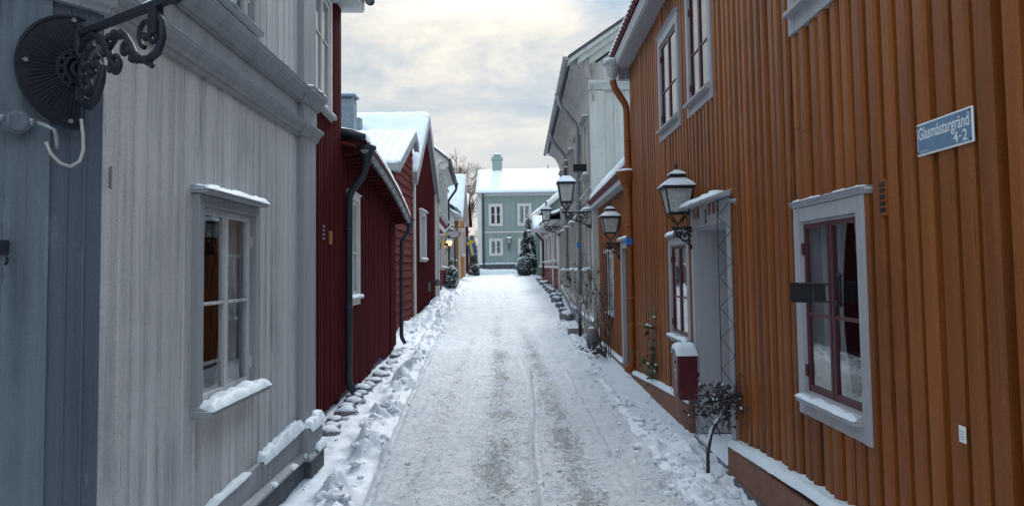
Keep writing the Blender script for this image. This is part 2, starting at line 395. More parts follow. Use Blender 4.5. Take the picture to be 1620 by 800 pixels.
class MB:
    def __init__(b, F=WORLD): b.F = F; b.v = []; b.f = []; b.mi = []; b.cur = 0
    def hexa(b, pts):
        i = len(b.v); b.v += [b.F(*p) for p in pts]
        for q in ((0, 1, 2, 3), (7, 6, 5, 4), (0, 4, 5, 1), (1, 5, 6, 2), (2, 6, 7, 3), (3, 7, 4, 0)):
            b.f.append(tuple(i + k for k in q))
        return b
    def box(b, s0, s1, n0, n1, z0, z1, z0b=None, z1b=None):
        """z0b, z1b: the heights at the s1 end"""
        z0b = z0 if z0b is None else z0b; z1b = z1 if z1b is None else z1b
        return b.hexa([(s0, n0, z0), (s1, n0, z0b), (s1, n1, z0b), (s0, n1, z0), (s0, n0, z1), (s1, n0, z1b), (s1, n1, z1b), (s0, n1, z1)])
    def profile(b, poly, s0, s1, dz=0.0, n=1, zf=None):
        """closed (n,z) outline swept along s; zf(s) adds height"""
        i = len(b.v); k = len(poly)
        for a in range(n + 1):
            s = s0 + (s1 - s0) * a / n; h = zf(s) if zf else dz * a / n
            for (pn, pz) in poly: b.v.append(b.F(s, pn, pz + h))
        for a in range(n):
            for j in range(k):
                p = i + a * k + j; q = i + a * k + (j + 1) % k
                b.f.append((p, q, q + k, p + k))
        b.f.append(tuple(i + j for j in range(k))); b.f.append(tuple(i + n * k + j for j in reversed(range(k))))
        return b
    def poly(b, pts):
        i = len(b.v); b.v += [b.F(*p) for p in pts]; b.f.append(tuple(range(i, i + len(pts)))); return b
    def slab(b, q, t):
        """four world/frame corners and a thickness vector"""
        a = [b.F(*p) for p in q]; i = len(b.v); t = Vector(t)
        b.v += a + [p + t for p in a]
        for w in ((0, 1, 2, 3), (7, 6, 5, 4), (0, 4, 5, 1), (1, 5, 6, 2), (2, 6, 7, 3), (3, 7, 4, 0)): b.f.append(tuple(i + k for k in w))
        return b
    def tube(b, pts, r, k=8, raw=False, caps=True):
        P = [Vector(p) if raw else b.F(*p) for p in pts]
        rr = r if isinstance(r, (list, tuple)) else [r] * len(P)
        i = len(b.v); up = None
        for j, p in enumerate(P):
            t = (P[min(j + 1, len(P) - 1)] - P[max(j - 1, 0)])
            if t.length < 1e-9: t = Vector((0, 0, 1))
            t.normalize()
            if up is None:
                up = Vector((0, 0, 1)) if abs(t.z) < .9 else Vector((1, 0, 0))
            up = (up - t * up.dot(t))
            if up.length < 1e-6: up = t.orthogonal()
            up.normalize(); w = t.cross(up)
            for a in range(k):
                an = 2 * math.pi * a / k
                b.v.append(p + (up * math.cos(an) + w * math.sin(an)) * rr[j])
        for j in range(len(P) - 1):
            for a in range(k):
                p = i + j * k + a; q = i + j * k + (a + 1) % k
                b.f.append((p, q, q + k, p + k))
        if caps:
            b.f.append(tuple(i + a for a in reversed(range(k)))); e = i + (len(P) - 1) * k
            b.f.append(tuple(e + a for a in range(k)))
        return b
    def lathe(b, c, prof, k=16, rot=0.0, axis=None):
        """c in frame coordinates, prof = [(radius, z)...]"""
        C = b.F(*c); i = len(b.v)
        for (r, z) in prof:
            for a in range(k):
                an = 2 * math.pi * a / k + rot
                b.v.append(C + b.F.d * (r * math.cos(an)) + b.F.n * (r * math.sin(an)) + Vector((0, 0, z)))
        for j in range(len(prof) - 1):
            for a in range(k):
                p = i + j * k + a; q = i + j * k + (a + 1) % k
                b.f.append((p, q, q + k, p + k))
        b.f.append(tuple(i + a for a in range(k))); e = i + (len(prof) - 1) * k
        b.f.append(tuple(e + a for a in reversed(range(k))))
        return b
    def build(b, name, mat, parent=None, smooth=False, bevel=0.0, fix=True, at=None):
        if not b.v: return None
        if name in SPLIT and parent and name[:4] != 'x':
            par = list(range(len(b.v)))
            def fd(x):
                while par[x] != x: par[x] = par[par[x]]; x = par[x]
                return x
            for f in b.f:
                r0 = fd(f[0])
                for q in f[1:]: par[fd(q)] = r0
            gr = {}
            for f in b.f: gr.setdefault(fd(f[0]), []).append(f)
            if 1 < len(gr) <= 40:
                last = None
                for k, fs in gr.items():
                    ids = sorted({q for f in fs for q in f}); mp = {q: j for j, q in enumerate(ids)}
                    c = MB(b.F); c.v = [b.v[q] for q in ids]; c.f = [tuple(mp[q] for q in f) for f in fs]
                    o = c.build(name, mat, parent, smooth, bevel, fix); last = last or o
                return last
        org = ORG.get(parent.name, Vector()) if parent else Vector(at or (0, 0, 0))
        me = bpy.data.meshes.new(name)
        me.from_pydata([tuple(p - org) for p in b.v], [], b.f)
        if fix:
            bm = bmesh.new(); bm.from_mesh(me); bmesh.ops.recalc_face_normals(bm, faces=bm.faces); bm.to_mesh(me); bm.free()
        mats = mat if isinstance(mat, list) else [mat]
        for m in mats: me.materials.append(m)
        if smooth: me.polygons.foreach_set('use_smooth', [True] * len(me.polygons))
        o = bpy.data.objects.new(name, me); COL.objects.link(o)
        if parent: o.parent = parent
        else: o.location = org
        ORG[o.name] = org
        if bevel:
            md = o.modifiers.new('bevel', 'BEVEL'); md.width = bevel; md.segments = 2; md.limit_method = 'ANGLE'; md.angle_limit = R(50)
        return o
ORG = {}
SPLIT = {'snow', 'rafter', 'side_wall', 'gable_wall', 'rear_wall', 'corner_board', 'bargeboard', 'roof', 'bolt', 'screw', 'vent_opening', 'cornice', 'skirting', 'plinth', 'hopper', 'raking_cornice', 'eaves', 'upright', 'conduit_end', 'rail', 'pilaster', 'louvre', 'bracket_rod', 'trim'}
def tag(o, label, cat, group=None):
    o['label'] = label; o['category'] = cat
    if group: o['group'] = group
    return o
def thing(name, label, cat, loc, group=None):
    o = bpy.data.objects.new(name, None); COL.objects.link(o); o.location = loc; o.empty_display_size = .2
    ORG[o.name] = Vector(loc)
    return tag(o, label, cat, group)
def kind(o, k): o['kind'] = k; return o

def snow_bar(b, s0, s1, n0, n1, z, h, seed=0.0, zf=None, lump=.5, nu=None, nvv=6, droop=0.0):
    """a strip of lying snow on a ledge"""
    nu = nu or max(4, int((s1 - s0) / .025)); nu = min(nu, 160); i = len(b.v)
    for a in range(nu + 1):
        u = a / nu; s = s0 + (s1 - s0) * u
        zz = z + (zf(s) if zf else 0.0)
        eu = min(1.0, min(u, 1 - u) * (s1 - s0) / (.06 + h)); eu = math.sqrt(max(0, 1 - (1 - eu) ** 2))
        wob = .012 * noise.noise(Vector((s * 9, seed, 2.2)))
        for c in range(nvv + 1):
            v = c / nvv; n = n0 + (n1 - n0) * v + (wob if c == nvv else 0)
            ev = math.sqrt(max(0, 1 - (2 * max(v, .35) - 1) ** 4 * 1.0)) if v > .35 else 1.0
            hh = h * eu * ev * (1 + 1.3 * lump * noise.noise(Vector((s * 7, n * 9, seed))) + lump * .9 * noise.noise(Vector((s * 21, n * 21, seed + 4))))
            if c == nvv: hh = -droop
            b.v.append(b.F(s, n, zz + hh))
    w = nvv + 1
    for a in range(nu):
        for c in range(nvv):
            p = i + a * w + c; b.f.append((p, p + 1, p + w + 1, p + w))
    j = len(b.v)
    for a in range(nu + 1):
        s = s0 + (s1 - s0) * a / nu; zz = z + (zf(s) if zf else 0.0) - .001
        b.v.append(b.F(s, n0, zz)); b.v.append(b.F(s, n1, zz - droop))
    for a in range(nu):
        b.f.append((j + 2 * a, j + 2 * a + 1, j + 2 * a + 3, j + 2 * a + 2))
        b.f.append((i + a * w, i + (a + 1) * w, j + 2 * a + 2, j + 2 * a))
    return b

def snow_quad(b, q, t, nu, nvv, seed=0.0, ripple=None, edge=.08):
    """snow on a roof plane: q = eave0, eave1, ridge1, ridge0 in frame coordinates, t its depth"""
    A = [b.F(*p) for p in q]; nrm = (A[1] - A[0]).cross(A[3] - A[0]).normalized()
    if nrm.z < 0: nrm = -nrm
    L = (A[1] - A[0]).length; H = (A[3] - A[0]).length; i = len(b.v)
    for a in range(nu + 1):
        u = a / nu
        for c in range(nvv + 1):
            v = c / nvv
            p = (A[0] * (1 - u) + A[1] * u) * (1 - v) + (A[3] * (1 - u) + A[2] * u) * v
            e = min(min(u, 1 - u) * L, v * H) / edge; e = min(1, e); e = math.sqrt(1 - (1 - e) ** 2)
            h = t * (.12 + .88 * e) * (1 + .30 * nv(p, 2.0, seed) + .2 * nv(p, 7.0, seed))
            if ripple: h += ripple[1] * math.sin(u * L * 2 * math.pi / ripple[0]) * (1 if v > .001 else 2.6)
            b.v.append(p + nrm * max(h, .004))
    w = nvv + 1
    for a in range(nu):
        for c in range(nvv):
            p = i + a * w + c; b.f.append((p, p + 1, p + w + 1, p + w))
    j = len(b.v); b.v += [p + nrm * .002 for p in A]
    b.f.append((j, j + 1, j + 2, j + 3))
    b.f.append(tuple([i + a * w for a in range(nu + 1)] + [j + 1, j]))
    b.f.append(tuple([i + nu * w + c for c in range(nvv + 1)] + [j + 2, j + 1]))
    b.f.append(tuple([i + c for c in range(nvv + 1)] + [j + 3, j]))
    b.f.append(tuple([i + a * w + nvv for a in range(nu + 1)] + [j + 2, j + 3]))
    return b

def const(x): return x if callable(x) else (lambda s: x)
def cladding(F, s0, s1, zb, zt, holes=(), pitch=.15, bw=.06, bd=.03, board=0.004, rag=0.0, thick=.12, seed=1, jit=.0, joints=.0, round_=None):
    """vertical boards with cover battens; holes = (s0,s1,z0,z1)"""
    b = MB(F); rnd = random.Random(seed); zb = const(zb); zt = const(zt)
    def spans(a, c, off=0.0):
        lo = [(None, None)]
        hs = sorted([h for h in holes if h[0] < c - 1e-4 and h[1] > a + 1e-4], key=lambda h: h[2])
        out = []; cur = None
        for h in hs: out.append((cur, h[2])); cur = h[3]
        out.append((cur, None)); return out
    def put(a, c, n0, n1, prof=None, lift=0.0):
        for lo, hi in spans(a, c):
            z0a, z0c = (zb(a) + lift, zb(c) + lift) if lo is None else (lo, lo)
            z1a, z1c = (zt(a), zt(c)) if hi is None else (hi, hi)
            if z1a - z0a < .01 and z1c - z0c < .01: continue
            if joints and prof is not None and z1a - z0a > 1.2 and rnd.random() < joints:
                zj = rnd.uniform(z0a + .4, z1a - .4); ds = rnd.uniform(-.004, .004); dn = rnd.uniform(.0, .006)
                for (za, zb_, q, w_) in ((z0a, zj - .0015, 0, 0), (zj + .0015, z1a, ds, dn)):
                    i = len(b.v); k = len(prof)
                    zz0, zz1 = (za, za + (z0c - z0a) if q == 0 and za == z0a else za), zb_
                    for lv, (e0, e1) in enumerate(((za, za if za != z0a else z0c), (zb_, zb_ if zb_ != z1a else z1c))):
                        for (ps, pn) in prof:
                            u = (ps - a) / (c - a); b.v.append(F(ps + q, pn - (w_ if pn > 0 else 0), e0 + (e1 - e0) * u))
                    for j in range(k): b.f.append((i + j, i + (j + 1) % k, i + k + (j + 1) % k, i + k + j))
                    b.f.append(tuple(i + j for j in range(k))); b.f.append(tuple(i + k + j for j in reversed(range(k))))
                continue
            if prof is None: b.box(a, c, n0, n1, z0a, z1a, z0c, z1c)
            else:
                i = len(b.v); k = len(prof)
                for zz, zz2 in ((z0a, z0c), (z1a, z1c)):
                    for (ps, pn) in prof:
                        u = (ps - a) / (c - a); b.v.append(F(ps, pn, zz + (zz2 - zz) * u))
                for j in range(k): b.f.append((i + j, i + (j + 1) % k, i + k + (j + 1) % k, i + k + j))
                b.f.append(tuple(i + j for j in range(k))); b.f.append(tuple(i + k + j for j in reversed(range(k))))
    edges = []; s = s0
    while s < s1 - 1e-6: edges.append(s); s += pitch
    edges.append(s1)
    cuts = sorted(set([round(e, 5) for e in edges] + [round(min(max(x, s0), s1), 5) for h in holes for x in h[:2]]))
    for a, c in zip(cuts[:-1], cuts[1:]):
        if c - a > 1e-4: put(a, c, -thick, rnd.uniform(-board, board) * .5)
    for e in edges[1:-1]:
        e += rnd.uniform(-jit, jit); w = bw * rnd.uniform(.92, 1.08); d = bd * rnd.uniform(.9, 1.1)
        a, c = e - w / 2, e + w / 2
        bv = round_ or min(.012, w * .2)
        put(a, c, 0, 0, [(a, -.002), (a + bv * .3, d * .72), (a + bv, d), (c - bv, d), (c - bv * .3, d * .72), (c, -.002)], rnd.uniform(-rag, rag))
    return b

def hboards(F, s0, s1, zb, zt, holes=(), h=.2, seed=1, thick=.1):
    """horizontal boards up to a top outline zt(s)"""
    b = MB(F); rnd = random.Random(seed); zt = const(zt)
    n = max(1, int((s1 - s0) / .25))
    cuts = sorted(set([round(s0 + (s1 - s0) * k / n, 5) for k in range(n + 1)] + [x for q in holes for x in q[:2]]))
    for a, c in zip(cuts[:-1], cuts[1:]):
        z = zb; k = 0
        while z < max(zt(a), zt(c)):
            z2 = z + h - .008
            o = any(q[0] < c - 1e-4 and q[1] > a + 1e-4 and q[2] < z2 - .01 and q[3] > z + .01 for q in holes)
            if not o:
                ta, tc_ = min(z2, max(zt(a), z + .001)), min(z2, max(zt(c), z + .001))
                d = .004 * ((k * 7) % 3)
                b.hexa([(a, -thick, z), (c, -thick, z), (c, .012 + d, z), (a, .012 + d, z), (a, -thick, ta), (c, -thick, tc_), (c, d - .01, tc_), (a, d - .01, ta)])
            z += h; k += 1
        b.box(a, c, -thick - .03, -thick, zb, max(zt(a), zb + .01), zb, max(zt(c), zb + .01)) if not any(q[0] < c - 1e-4 and q[1] > a + 1e-4 for q in holes) else None
    return b

def window(root, F, s0, s1, z0, z1, cas='casing', sash='white', cw=.085, cn=.05, leaves=2, rails=(.5,), sn=-.02, sw=.032,
           head=True, sill=True, snow_head=.02, snow_sill=.05, sill_n=.12, curtain=True, seed=1, bottom_board=0.0, label=None, blind=None, detail=True, mid=.03, hood=0.06, sill_in=0.0, sd_=.02, curt_n=-.085):
    """s0..s1, z0..z1 are the outer edges of the casing"""
    rnd = random.Random(seed)
    a, c, e, f = s0 + cw, s1 - cw, z0 + cw * (1.0 + (1 if bottom_board else 0) * 0) + bottom_board, z1 - cw
    b = MB(F)
    b.box(s0, a, -.02, cn, z0, z1); b.box(c, s1, -.02, cn, z0, z1)
    b.box(a, c, -.02, cn - .003, f, z1 - .001); b.box(a, c, -.02, cn - .003, z0 + .001, e)
    L = .015                                          # jamb lining
    b.box(a - .001, a + L, -.16, cn - .02, e, f); b.box(c - L, c + .001, -.16, cn - .02, e, f)
    b.box(a + L, c - L, -.16, cn - .022, f - L, f + .001); b.box(a + L, c - L, -.16, cn - .022, e - .001, e + L)
    if head:
        b.profile([(0, z1 + .002), (cn + hood, z1 + .002), (cn + hood + .005, z1 + .022), (cn + .03, z1 + .036), (0, z1 + .045)], s0 - .025, s1 + .025)
    w = b.build('window', M[cas], root, bevel=.004 if detail else 0)
    if label: w['label'] = label
    a += L; c -= L; e += L; f -= L
    if sill:
        sb = MB(F); sb.profile([(-.02, e - .012), (cn + .004, e - .008), (cn + sill_n - .02, e - .03), (cn + sill_n, e - .035), (cn + sill_n, e - .06), (cn + sill_n - .02, e - .063), (cn + .003, e - .065), (-.02, e - .06)], s0 - .01 + sill_in, s1 + .01 - sill_in)
        sb.build('sill', M[cas], w, bevel=.003 if detail else 0)
    sb = MB(F)
    n0, n1 = sn - sd_, sn + sd_
    lw = (c - a) / leaves
    for k in range(leaves):
        p, q = a + lw * k, a + lw * (k + 1)
        p += .001 if k == 0 else mid * .5; q -= .001 if k == leaves - 1 else mid * .5
        sb.box(p, p + sw, n0, n1, e, f); sb.box(q - sw, q, n0, n1, e, f)
        sb.box(p + sw, q - sw, n0, n1 - .002, e, e + sw * 1.4); sb.box(p + sw, q - sw, n0, n1 - .002, f - sw, f)
        for rz in rails:
            zz = e + (f - e) * rz; sb.box(p + sw, q - sw, n0 + .006, n1 - .004, zz - sw * .36, zz + sw * .36)
        if detail and (k == 0 or k == leaves - 1):
            for hz in (.12, .85):
                zz = e + (f - e) * hz; hs = p if k == 0 else q
                sb.box(hs - .012, hs + .012, n1, n1 + .012, zz - .035, zz + .035)
    sb.build('sash', M[sash], w, bevel=.003 if detail else 0)
    if leaves > 1 and mid > 0:
        mb = MB(F)
        for k in range(1, leaves): mb.box(a + lw * k - mid * .5 + .001, a + lw * k + mid * .5 - .001, n0 - .02, n1 - .008, e, f)
        mb.build('mullion', M[cas], w)
    g = MB(F); g.poly([(a, sn, e), (c, sn, e), (c, sn, f), (a, sn, f)]); g.build('glass', M['glass'], w, fix=False)
    ib = MB(F); D = -.55
    ib.poly([(a - .1, D, e - .1), (c + .1, D, e - .1), (c + .1, D, f + .1), (a - .1, D, f + .1)])
    ib.poly([(a - .1, D, e - .1), (a - .1, -.125, e - .1), (a - .1, -.125, f + .1), (a - .1, D, f + .1)])
    ib.poly([(c + .1, D, e - .1), (c + .1, -.125, e - .1), (c + .1, -.125, f + .1), (c + .1, D, f + .1)])
    ib.poly([(a - .1, D, e - .1), (c + .1, D, e - .1), (c + .1, -.125, e - .1), (a - .1, -.125, e - .1)])
    ib.poly([(a - .1, D, f + .1), (c + .1, D, f + .1), (c + .1, -.125, f + .1), (a - .1, -.125, f + .1)])
    ib.build('interior', M['dark'], w, fix=False)
    if curtain and not blind:
        cb = MB(F); Wd = c - a
        for (u0, u1, sgn) in ((0.0, .40, 1), (.60, 1.0, -1)):
            i = len(cb.v); nn = 26; mm = 8
            for k in range(nn + 1):
                for m in range(mm + 1):
                    vz = m / mm; u = k / nn
                    pull = 1 - .30 * math.sin(vz * math.pi) * (1 if curtain != 'full' else 0)
                    uu = (u0 + (u1 - u0) * u * pull) if sgn > 0 else (u1 - (u1 - u0) * (1 - u) * pull)
                    nn_ = curt_n + .015 * math.sin(u * 34 + seed) + .008 * math.sin(u * 71)
                    cb.v.append(F(a + Wd * uu, nn_, e + (f - e) * vz))
            for k in range(nn):
                for m in range(mm):
                    p = i + k * (mm + 1) + m; cb.f.append((p, p + 1, p + mm + 2, p + mm + 1))
        cb.build('curtain', M['curt'], w, smooth=True, fix=False)
    if blind:
        bb = MB(F); bb.box(a, c, sn - .03, sn - .025, e + (f - e) * blind, f); bb.build('blind', M['blind'], w)
    if snow_sill or snow_head:
        s = MB(F)
        if snow_sill and sill: snow_bar(s, s0 - .012 + sill_in, s1 + .012 - sill_in, sn + .022, cn + sill_n + .008, e - .034, snow_sill, seed + .3, lump=.45)
        if snow_head: snow_bar(s, s0 - .03, s1 + .03, 0.0, cn + hood + .012, z1 + .024, snow_head + .022, seed + 5.3, lump=.35)
        s.build('snow', M['snow'], w, smooth=True)
    return w

def hole(s0, s1, z0, z1, cw=.085, bb=0.0): return (s0 + cw, s1 - cw, z0 + cw + bb, z1 - cw)

def gutter(F, s0, s1, n, zf, r=.06, parent=None, mat='zinc', straps=True, seg=24, name='gutter'):
    b = MB(F); zf = const(zf); i = len(b.v); K = 8
    for a in range(seg + 1):
        s = s0 + (s1 - s0) * a / seg; z = zf(s)
        for rr in (r, r - .006):
            for k in range(K + 1):
                an = math.pi * k / K; b.v.append(F(s, n + rr * math.cos(an), z - rr * math.sin(an)))
    w = 2 * (K + 1)
    for a in range(seg):
        for k in range(K):
            p = i + a * w + k; b.f.append((p, p + 1, p + w + 1, p + w)); p += K + 1; b.f.append((p, p + w, p + w + 1, p + 1))
        for k in (0, K): p = i + a * w + k; b.f.append((p, p + w, p + w + K + 1, p + K + 1))
    for a in (0, seg):
        b.f.append(tuple(i + a * w + k for k in range(K + 1)))
    if straps:
        m = max(2, int((s1 - s0) / .55))
        for a in range(m + 1):
            s = s0 + .05 + (s1 - s0 - .1) * a / m; z = zf(s)
            b.tube([(s, n + (r + .004) * math.cos(math.pi * k / 8), z - (r + .004) * math.sin(math.pi * k / 8)) for k in range(9)], .006, 5)
    return b.build(name, M[mat], parent, smooth=False)

def downpipe(F, pts, r, parent, mat, hopper=None, clips=(), hmat=None):
    b = MB(F)
    P = [Vector(p) for p in pts]; Q = [P[0]]
    for k in range(1, len(P) - 1):                 # rounded bends
        u = (P[k - 1] - P[k]); v = (P[k + 1] - P[k]); L = min(.09, u.length * .45, v.length * .45)
        a, c = P[k] + u.normalized() * L, P[k] + v.normalized() * L
        for t in (0, .25, .5, .75, 1): Q.append(a * (1 - t) ** 2 + P[k] * 2 * t * (1 - t) + c * t * t)
    Q.append(P[-1])
    b.tube([tuple(q) for q in Q], r, 14)
    for (s, n, z) in clips: b.lathe((s, n, z), [(r + .006, -.014), (r + .008, 0), (r + .006, .014)], 14)
    o = b.build('downpipe', M[mat], parent, smooth=True)
    if hopper:
        h = MB(F); s, n, z, R1, H = hopper
        h.lathe((s, n, z), [(r * 1.02, 0), (r * 1.15, H * .15), (R1 * .8, H * .75), (R1, H * .86), (R1, H), (R1 * .9, H), (R1 * .7, H * .7)], 18)
        h.build('hopper', M[hmat or mat], o, smooth=False)
    return o

# ------------------------------------------------------------------ ground, lane, pavements
def lerp(t, x):
    if x <= t[0][0]: return t[0][1]
    for (a, p), (c, q) in zip(t[:-1], t[1:]):
        if x <= c:
            return p + (q - p) * (x - a) / (c - a)
    return t[-1][1]
GT = [(-20, 0.0), (16, 0.0), (19, .02), (21.5, .10), (25, .42), (30, .78), (40, 1.24), (50, 1.70), (54, 1.78), (60, 1.78)]
def G(y): return (lerp(GT, y - 1.2) + lerp(GT, y) * 2 + lerp(GT, y + 1.2)) / 4
XLT = [(-6, -1.0), (3, -1.0), (5, -1.13), (9, -1.45), (14, -1.80), (21, -2.2), (30, -2.45), (46, -2.35), (54, -2.3)]
XRT = [(-6, 1.12), (4, 1.12), (8, 1.10), (12, 1.12), (20, 1.2), (28, 1.05), (40, .62), (54, .6)]
def XL(y): return lerp(XLT, y)
def XR(y): return lerp(XRT, y)
def bell(x, c, w): return math.exp(-((x - c) / w) ** 2)
def sst(a, c, x):
    t = min(1, max(0, (x - a) / (c - a))); return t * t * (3 - 2 * t)
def fbm(x, y, sc, o=4, seed=0.0):
    return noise.fractal(Vector((x * sc, y * sc, seed)), 0.9, 2.1, o)
def Hs(x, y):
    h = G(y); xl, xr = XL(y), XR(y)
    wander = .10 * noise.noise(Vector((0.3, y * .35, 1.0)))
    low = noise.noise(Vector((x * .8, y * .5, 5.0)))
    f1 = fbm(x, y, 4.0, 4, 2.0); f2 = fbm(x, y, 15.0, 3, 7.0)
    road = sst(xl - .05, xl + .08, x) * (1 - sst(xr - .1, xr + .12, x))
    h += .018 * low
    bx = x + wander + .0012 * y * y * (1 if y < 30 else 0) * .6
    if road > 0:
        h += road * (.015 * f1 + .017 * f2 + .007 * noise.noise(Vector((bx * 26, y * .9, 4.4)))) * (1 if y < 20 else .6)
        cr_ = .5 + .5 * sst(-.25, .25, noise.noise(Vector((x * 2, y * 1.3, 21))))
        h -= road * cr_ * (.026 * bell(bx, -.30, .10) + .020 * bell(bx, -.05, .05) + .024 * bell(bx, .55, .10) + .016 * bell(bx, -.78, .08) + .014 * bell(bx, .82, .05))
        h += road * sst(34, 20, y) * (.010 * noise.noise(Vector((x * 9, y * 8, 31))) + .006 * noise.noise(Vector((x * 24, y * 16, 33))))
        rl = lerp([(0, .12), (5, .10), (6.5, .07), (9, .13), (12, .12)], y) + .02 * noise.noise(Vector((y * 3, 0, 9)))
        if y < 13: h += .034 * bell(x, rl, .020) * sst(13, 11, y) - .028 * bell(x, rl + .055, .03) * sst(13, 11, y)
        if 6.5 < y < 12: h += .030 * bell(x, .74 - (y - 9) * .01, .026)
    h -= .050 * bell(x, xl + .035, .032) * sst(30, 18, y)
    ridge = bell(x, xl - .17, .16) * (.70 + 1.1 * noise.noise(Vector((x * 4, y * 2.6, 3.3))) + .8 * max(0, noise.noise(Vector((x * 9, y * 7, 5.3)))))
    ridge *= .55 + .9 * sst(-.2, .25, noise.noise(Vector((y * 1.1, 3, 3))))
    h += ridge * (.11 + .07 * max(0, noise.noise(Vector((x * 7, y * 6, 11)))) + .03 * f1 + .02 * f2) * sst(40, 24, y)
    side = sst(xl - .25, xl - .5, x)
    h += side * (.035 + .03 * low + .016 * f1 + .004 * f2 + .012 * abs(noise.noise(Vector((x * 5, y * 4, 8)))))
    # ploughed heaps against the far left houses
    if 15 < y < 42:
        mm = sst(15.5, 19, y) * sst(42, 28, y)
        h += mm * sst(xl + .0, xl - .55, x) * (.20 + .22 * noise.noise(Vector((x * 1.6, y * .8, 6.1))) + .06 * f1)
        h += mm * .05 * bell(x, xl + .1, .35) * (1 + f1)
    rs = sst(xr - .15, xr + .25, x)
    h += rs * (.045 + .03 * low + .008 * f1)
    h += .075 * bell(x, xr + .02, .13) * (.6 + noise.noise(Vector((x * 4, y * 2.2, 1.2)))) 
    ft = sst(xr - .35, xr + .1, x) * sst(8.2, 6.4, y)
    if ft > 0: h += ft * (.060 * noise.noise(Vector((x * 5.5, y * 4.5, 2.0))) + .022 * noise.noise(Vector((x * 13, y * 11, 4.0))) + .012 * f2)
    if y > 20:
        h += .06 * sst(20, 24, y) * (noise.noise(Vector((x * 1.1, y * .9, 14))) + .4 * f1) * (1 - .55 * road)
    return h
ys = []; y = -6.0
while y < 54:
    ys.append(y); y += .12 if y < 2.0 else max(.016, .0042 * y)
ys.append(54.0)
def sheet(name, xa, xb, step, mat):
    V = []; Fc = []; na = int(step)
    for yy in ys:
        a, c = xa(yy), xb(yy)
        for k in range(na + 1):
            x = a + (c - a) * k / na
            V.append((x, yy, Hs(x, yy)))
    w = na + 1
    for j in range(len(ys) - 1):
        for k in range(na):
            p = j * w + k; Fc.append((p, p + 1, p + w + 1, p + w))
    me = bpy.data.meshes.new(name); me.from_pydata(V, [], Fc); me.materials.append(M[mat])
    me.polygons.foreach_set('use_smooth', [True] * len(me.polygons))
    o = bpy.data.objects.new(name, me); COL.objects.link(o); o['kind'] = 'structure'; return o
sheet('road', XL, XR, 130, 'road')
sheet('pavement', lambda y: XL(y) - 2.4, XL, 120, 'pave')
sheet('pavement', XR, lambda y: XR(y) + 1.6, 90, 'pave')
gx = [-900, -300, -100, -40, -15, -8, -5, -2, 0, 2, 4, 8, 15, 40, 100, 300, 900]
gy = [-900, -200, -50, -12, -6, 0, 6, 12, 16, 19, 22, 25, 28, 31, 35, 40, 45, 50, 54, 60, 80, 150, 400, 1200]
V = [(x, y, G(y) - .16) for y in gy for x in gx]; w = len(gx)
Fc = [(j * w + k, j * w + k + 1, (j + 1) * w + k + 1, (j + 1) * w + k) for j in range(len(gy) - 1) for k in range(w - 1)]
me = bpy.data.meshes.new('ground'); me.from_pydata(V, [], Fc); me.materials.append(M['snow'])
o = bpy.data.objects.new('ground', me); COL.objects.link(o); o['kind'] = 'structure'

def shell(F, s0, s1, depth, zb, zt, mat, root, sides=(1, 1), front_gap=.12):
    """plain side and back walls behind a street front"""
    b = MB(F)
    if sides[0]: b.box(s0, s0 + .1, -depth, -front_gap - .001, zb, zt)
    if sides[1]: b.box(s1 - .1, s1, -depth, -front_gap - .001, zb, zt)
    b.box(s0 + .1, s1 - .1, -depth, -depth + .1, zb, zt)
    return b.build('rear_wall', M[mat], root)

# ================================================================== LEFT SIDE
# ---- grey corner house
LW = Frame((-1.7205, 0), (-.012, 1), (1, .012))
CH = Frame((-1.757, 3.049), (-.588, -.809), (.809, -.588))
h1 = thing('corner_house', 'pale grey timber house with moulded cornice, nearest on the left, chamfered corner', 'house', (-1.75, 4.5, 0))
w1 = (3.91, 4.84, .88, 2.09)
w1u = (3.75, 4.80, 3.20, 4.75)
wl_ = cladding(LW, 3.052, 5.84, .30, 5.6, [hole(*w1, cw=.06), hole(*w1u, cw=.08)], pitch=.128, bw=.014, bd=.007, board=.005, seed=3, jit=.006)
wl_.build('wall', M['greyw'], h1)
cb = cladding(CH, .002, .205, .2, 5.6, [], pitch=.068, bw=.010, bd=.004, board=.006, seed=4)
o = cb.build('wall', M['slatew'], h1); o['label'] = 'slate grey worn corner boards'
cb = cladding(CH, .206, 1.9, .2, 5.6, [], pitch=.19, bw=.012, bd=.004, board=.004, seed=5)
for k, vv in enumerate(cb.v): cb.v[k] = vv + CH.n * .014
o = cb.build('wall', M['bluew'], h1); o['label'] = 'weathered blue boards'
b = MB(LW)       # far pilaster with base
b.box(5.84, 6.20, -.12, .055, .42, 2.76); b.box(5.84, 6.20, -.12, .055, 3.16, 5.6)
b.box(5.83, 6.21, -.12, .062, 2.862, 3.03)
b.profile([(-.1, 2.76), (.06, 2.76), (.075, 2.785), (.078, 2.80), (.115, 2.84), (.118, 2.86), (-.1, 2.86)], 5.81, 6.235)
b.profile([(-.1, 3.03), (.07, 3.03), (.085, 3.05), (.09, 3.075), (.14, 3.12), (.145, 3.155), (-.1, 3.16)], 5.80, 6.245)
b.build('pilaster', M['trimg'], h1, bevel=.004)
b = MB(LW)
prof_a = [(-.02, 2.76), (.028, 2.76), (.034, 2.785), (.05, 2.79), (.056, 2.815), (.085, 2.84), (.088, 2.858), (-.02, 2.862)]
prof_c = [(-.02, 3.03), (.030, 3.03), (.036, 3.05), (.062, 3.06), (.070, 3.085), (.108, 3.115), (.115, 3.14), (-.02, 3.15)]
b.profile(prof_a, 3.03, 5.81); b.profile(prof_c, 3.03, 5.80)
b.box(3.045, 5.838, -.02, .016, 2.863, 3.029)
b.build('cornice', M['trimg'], h1, bevel=.002)
b = MB(CH)
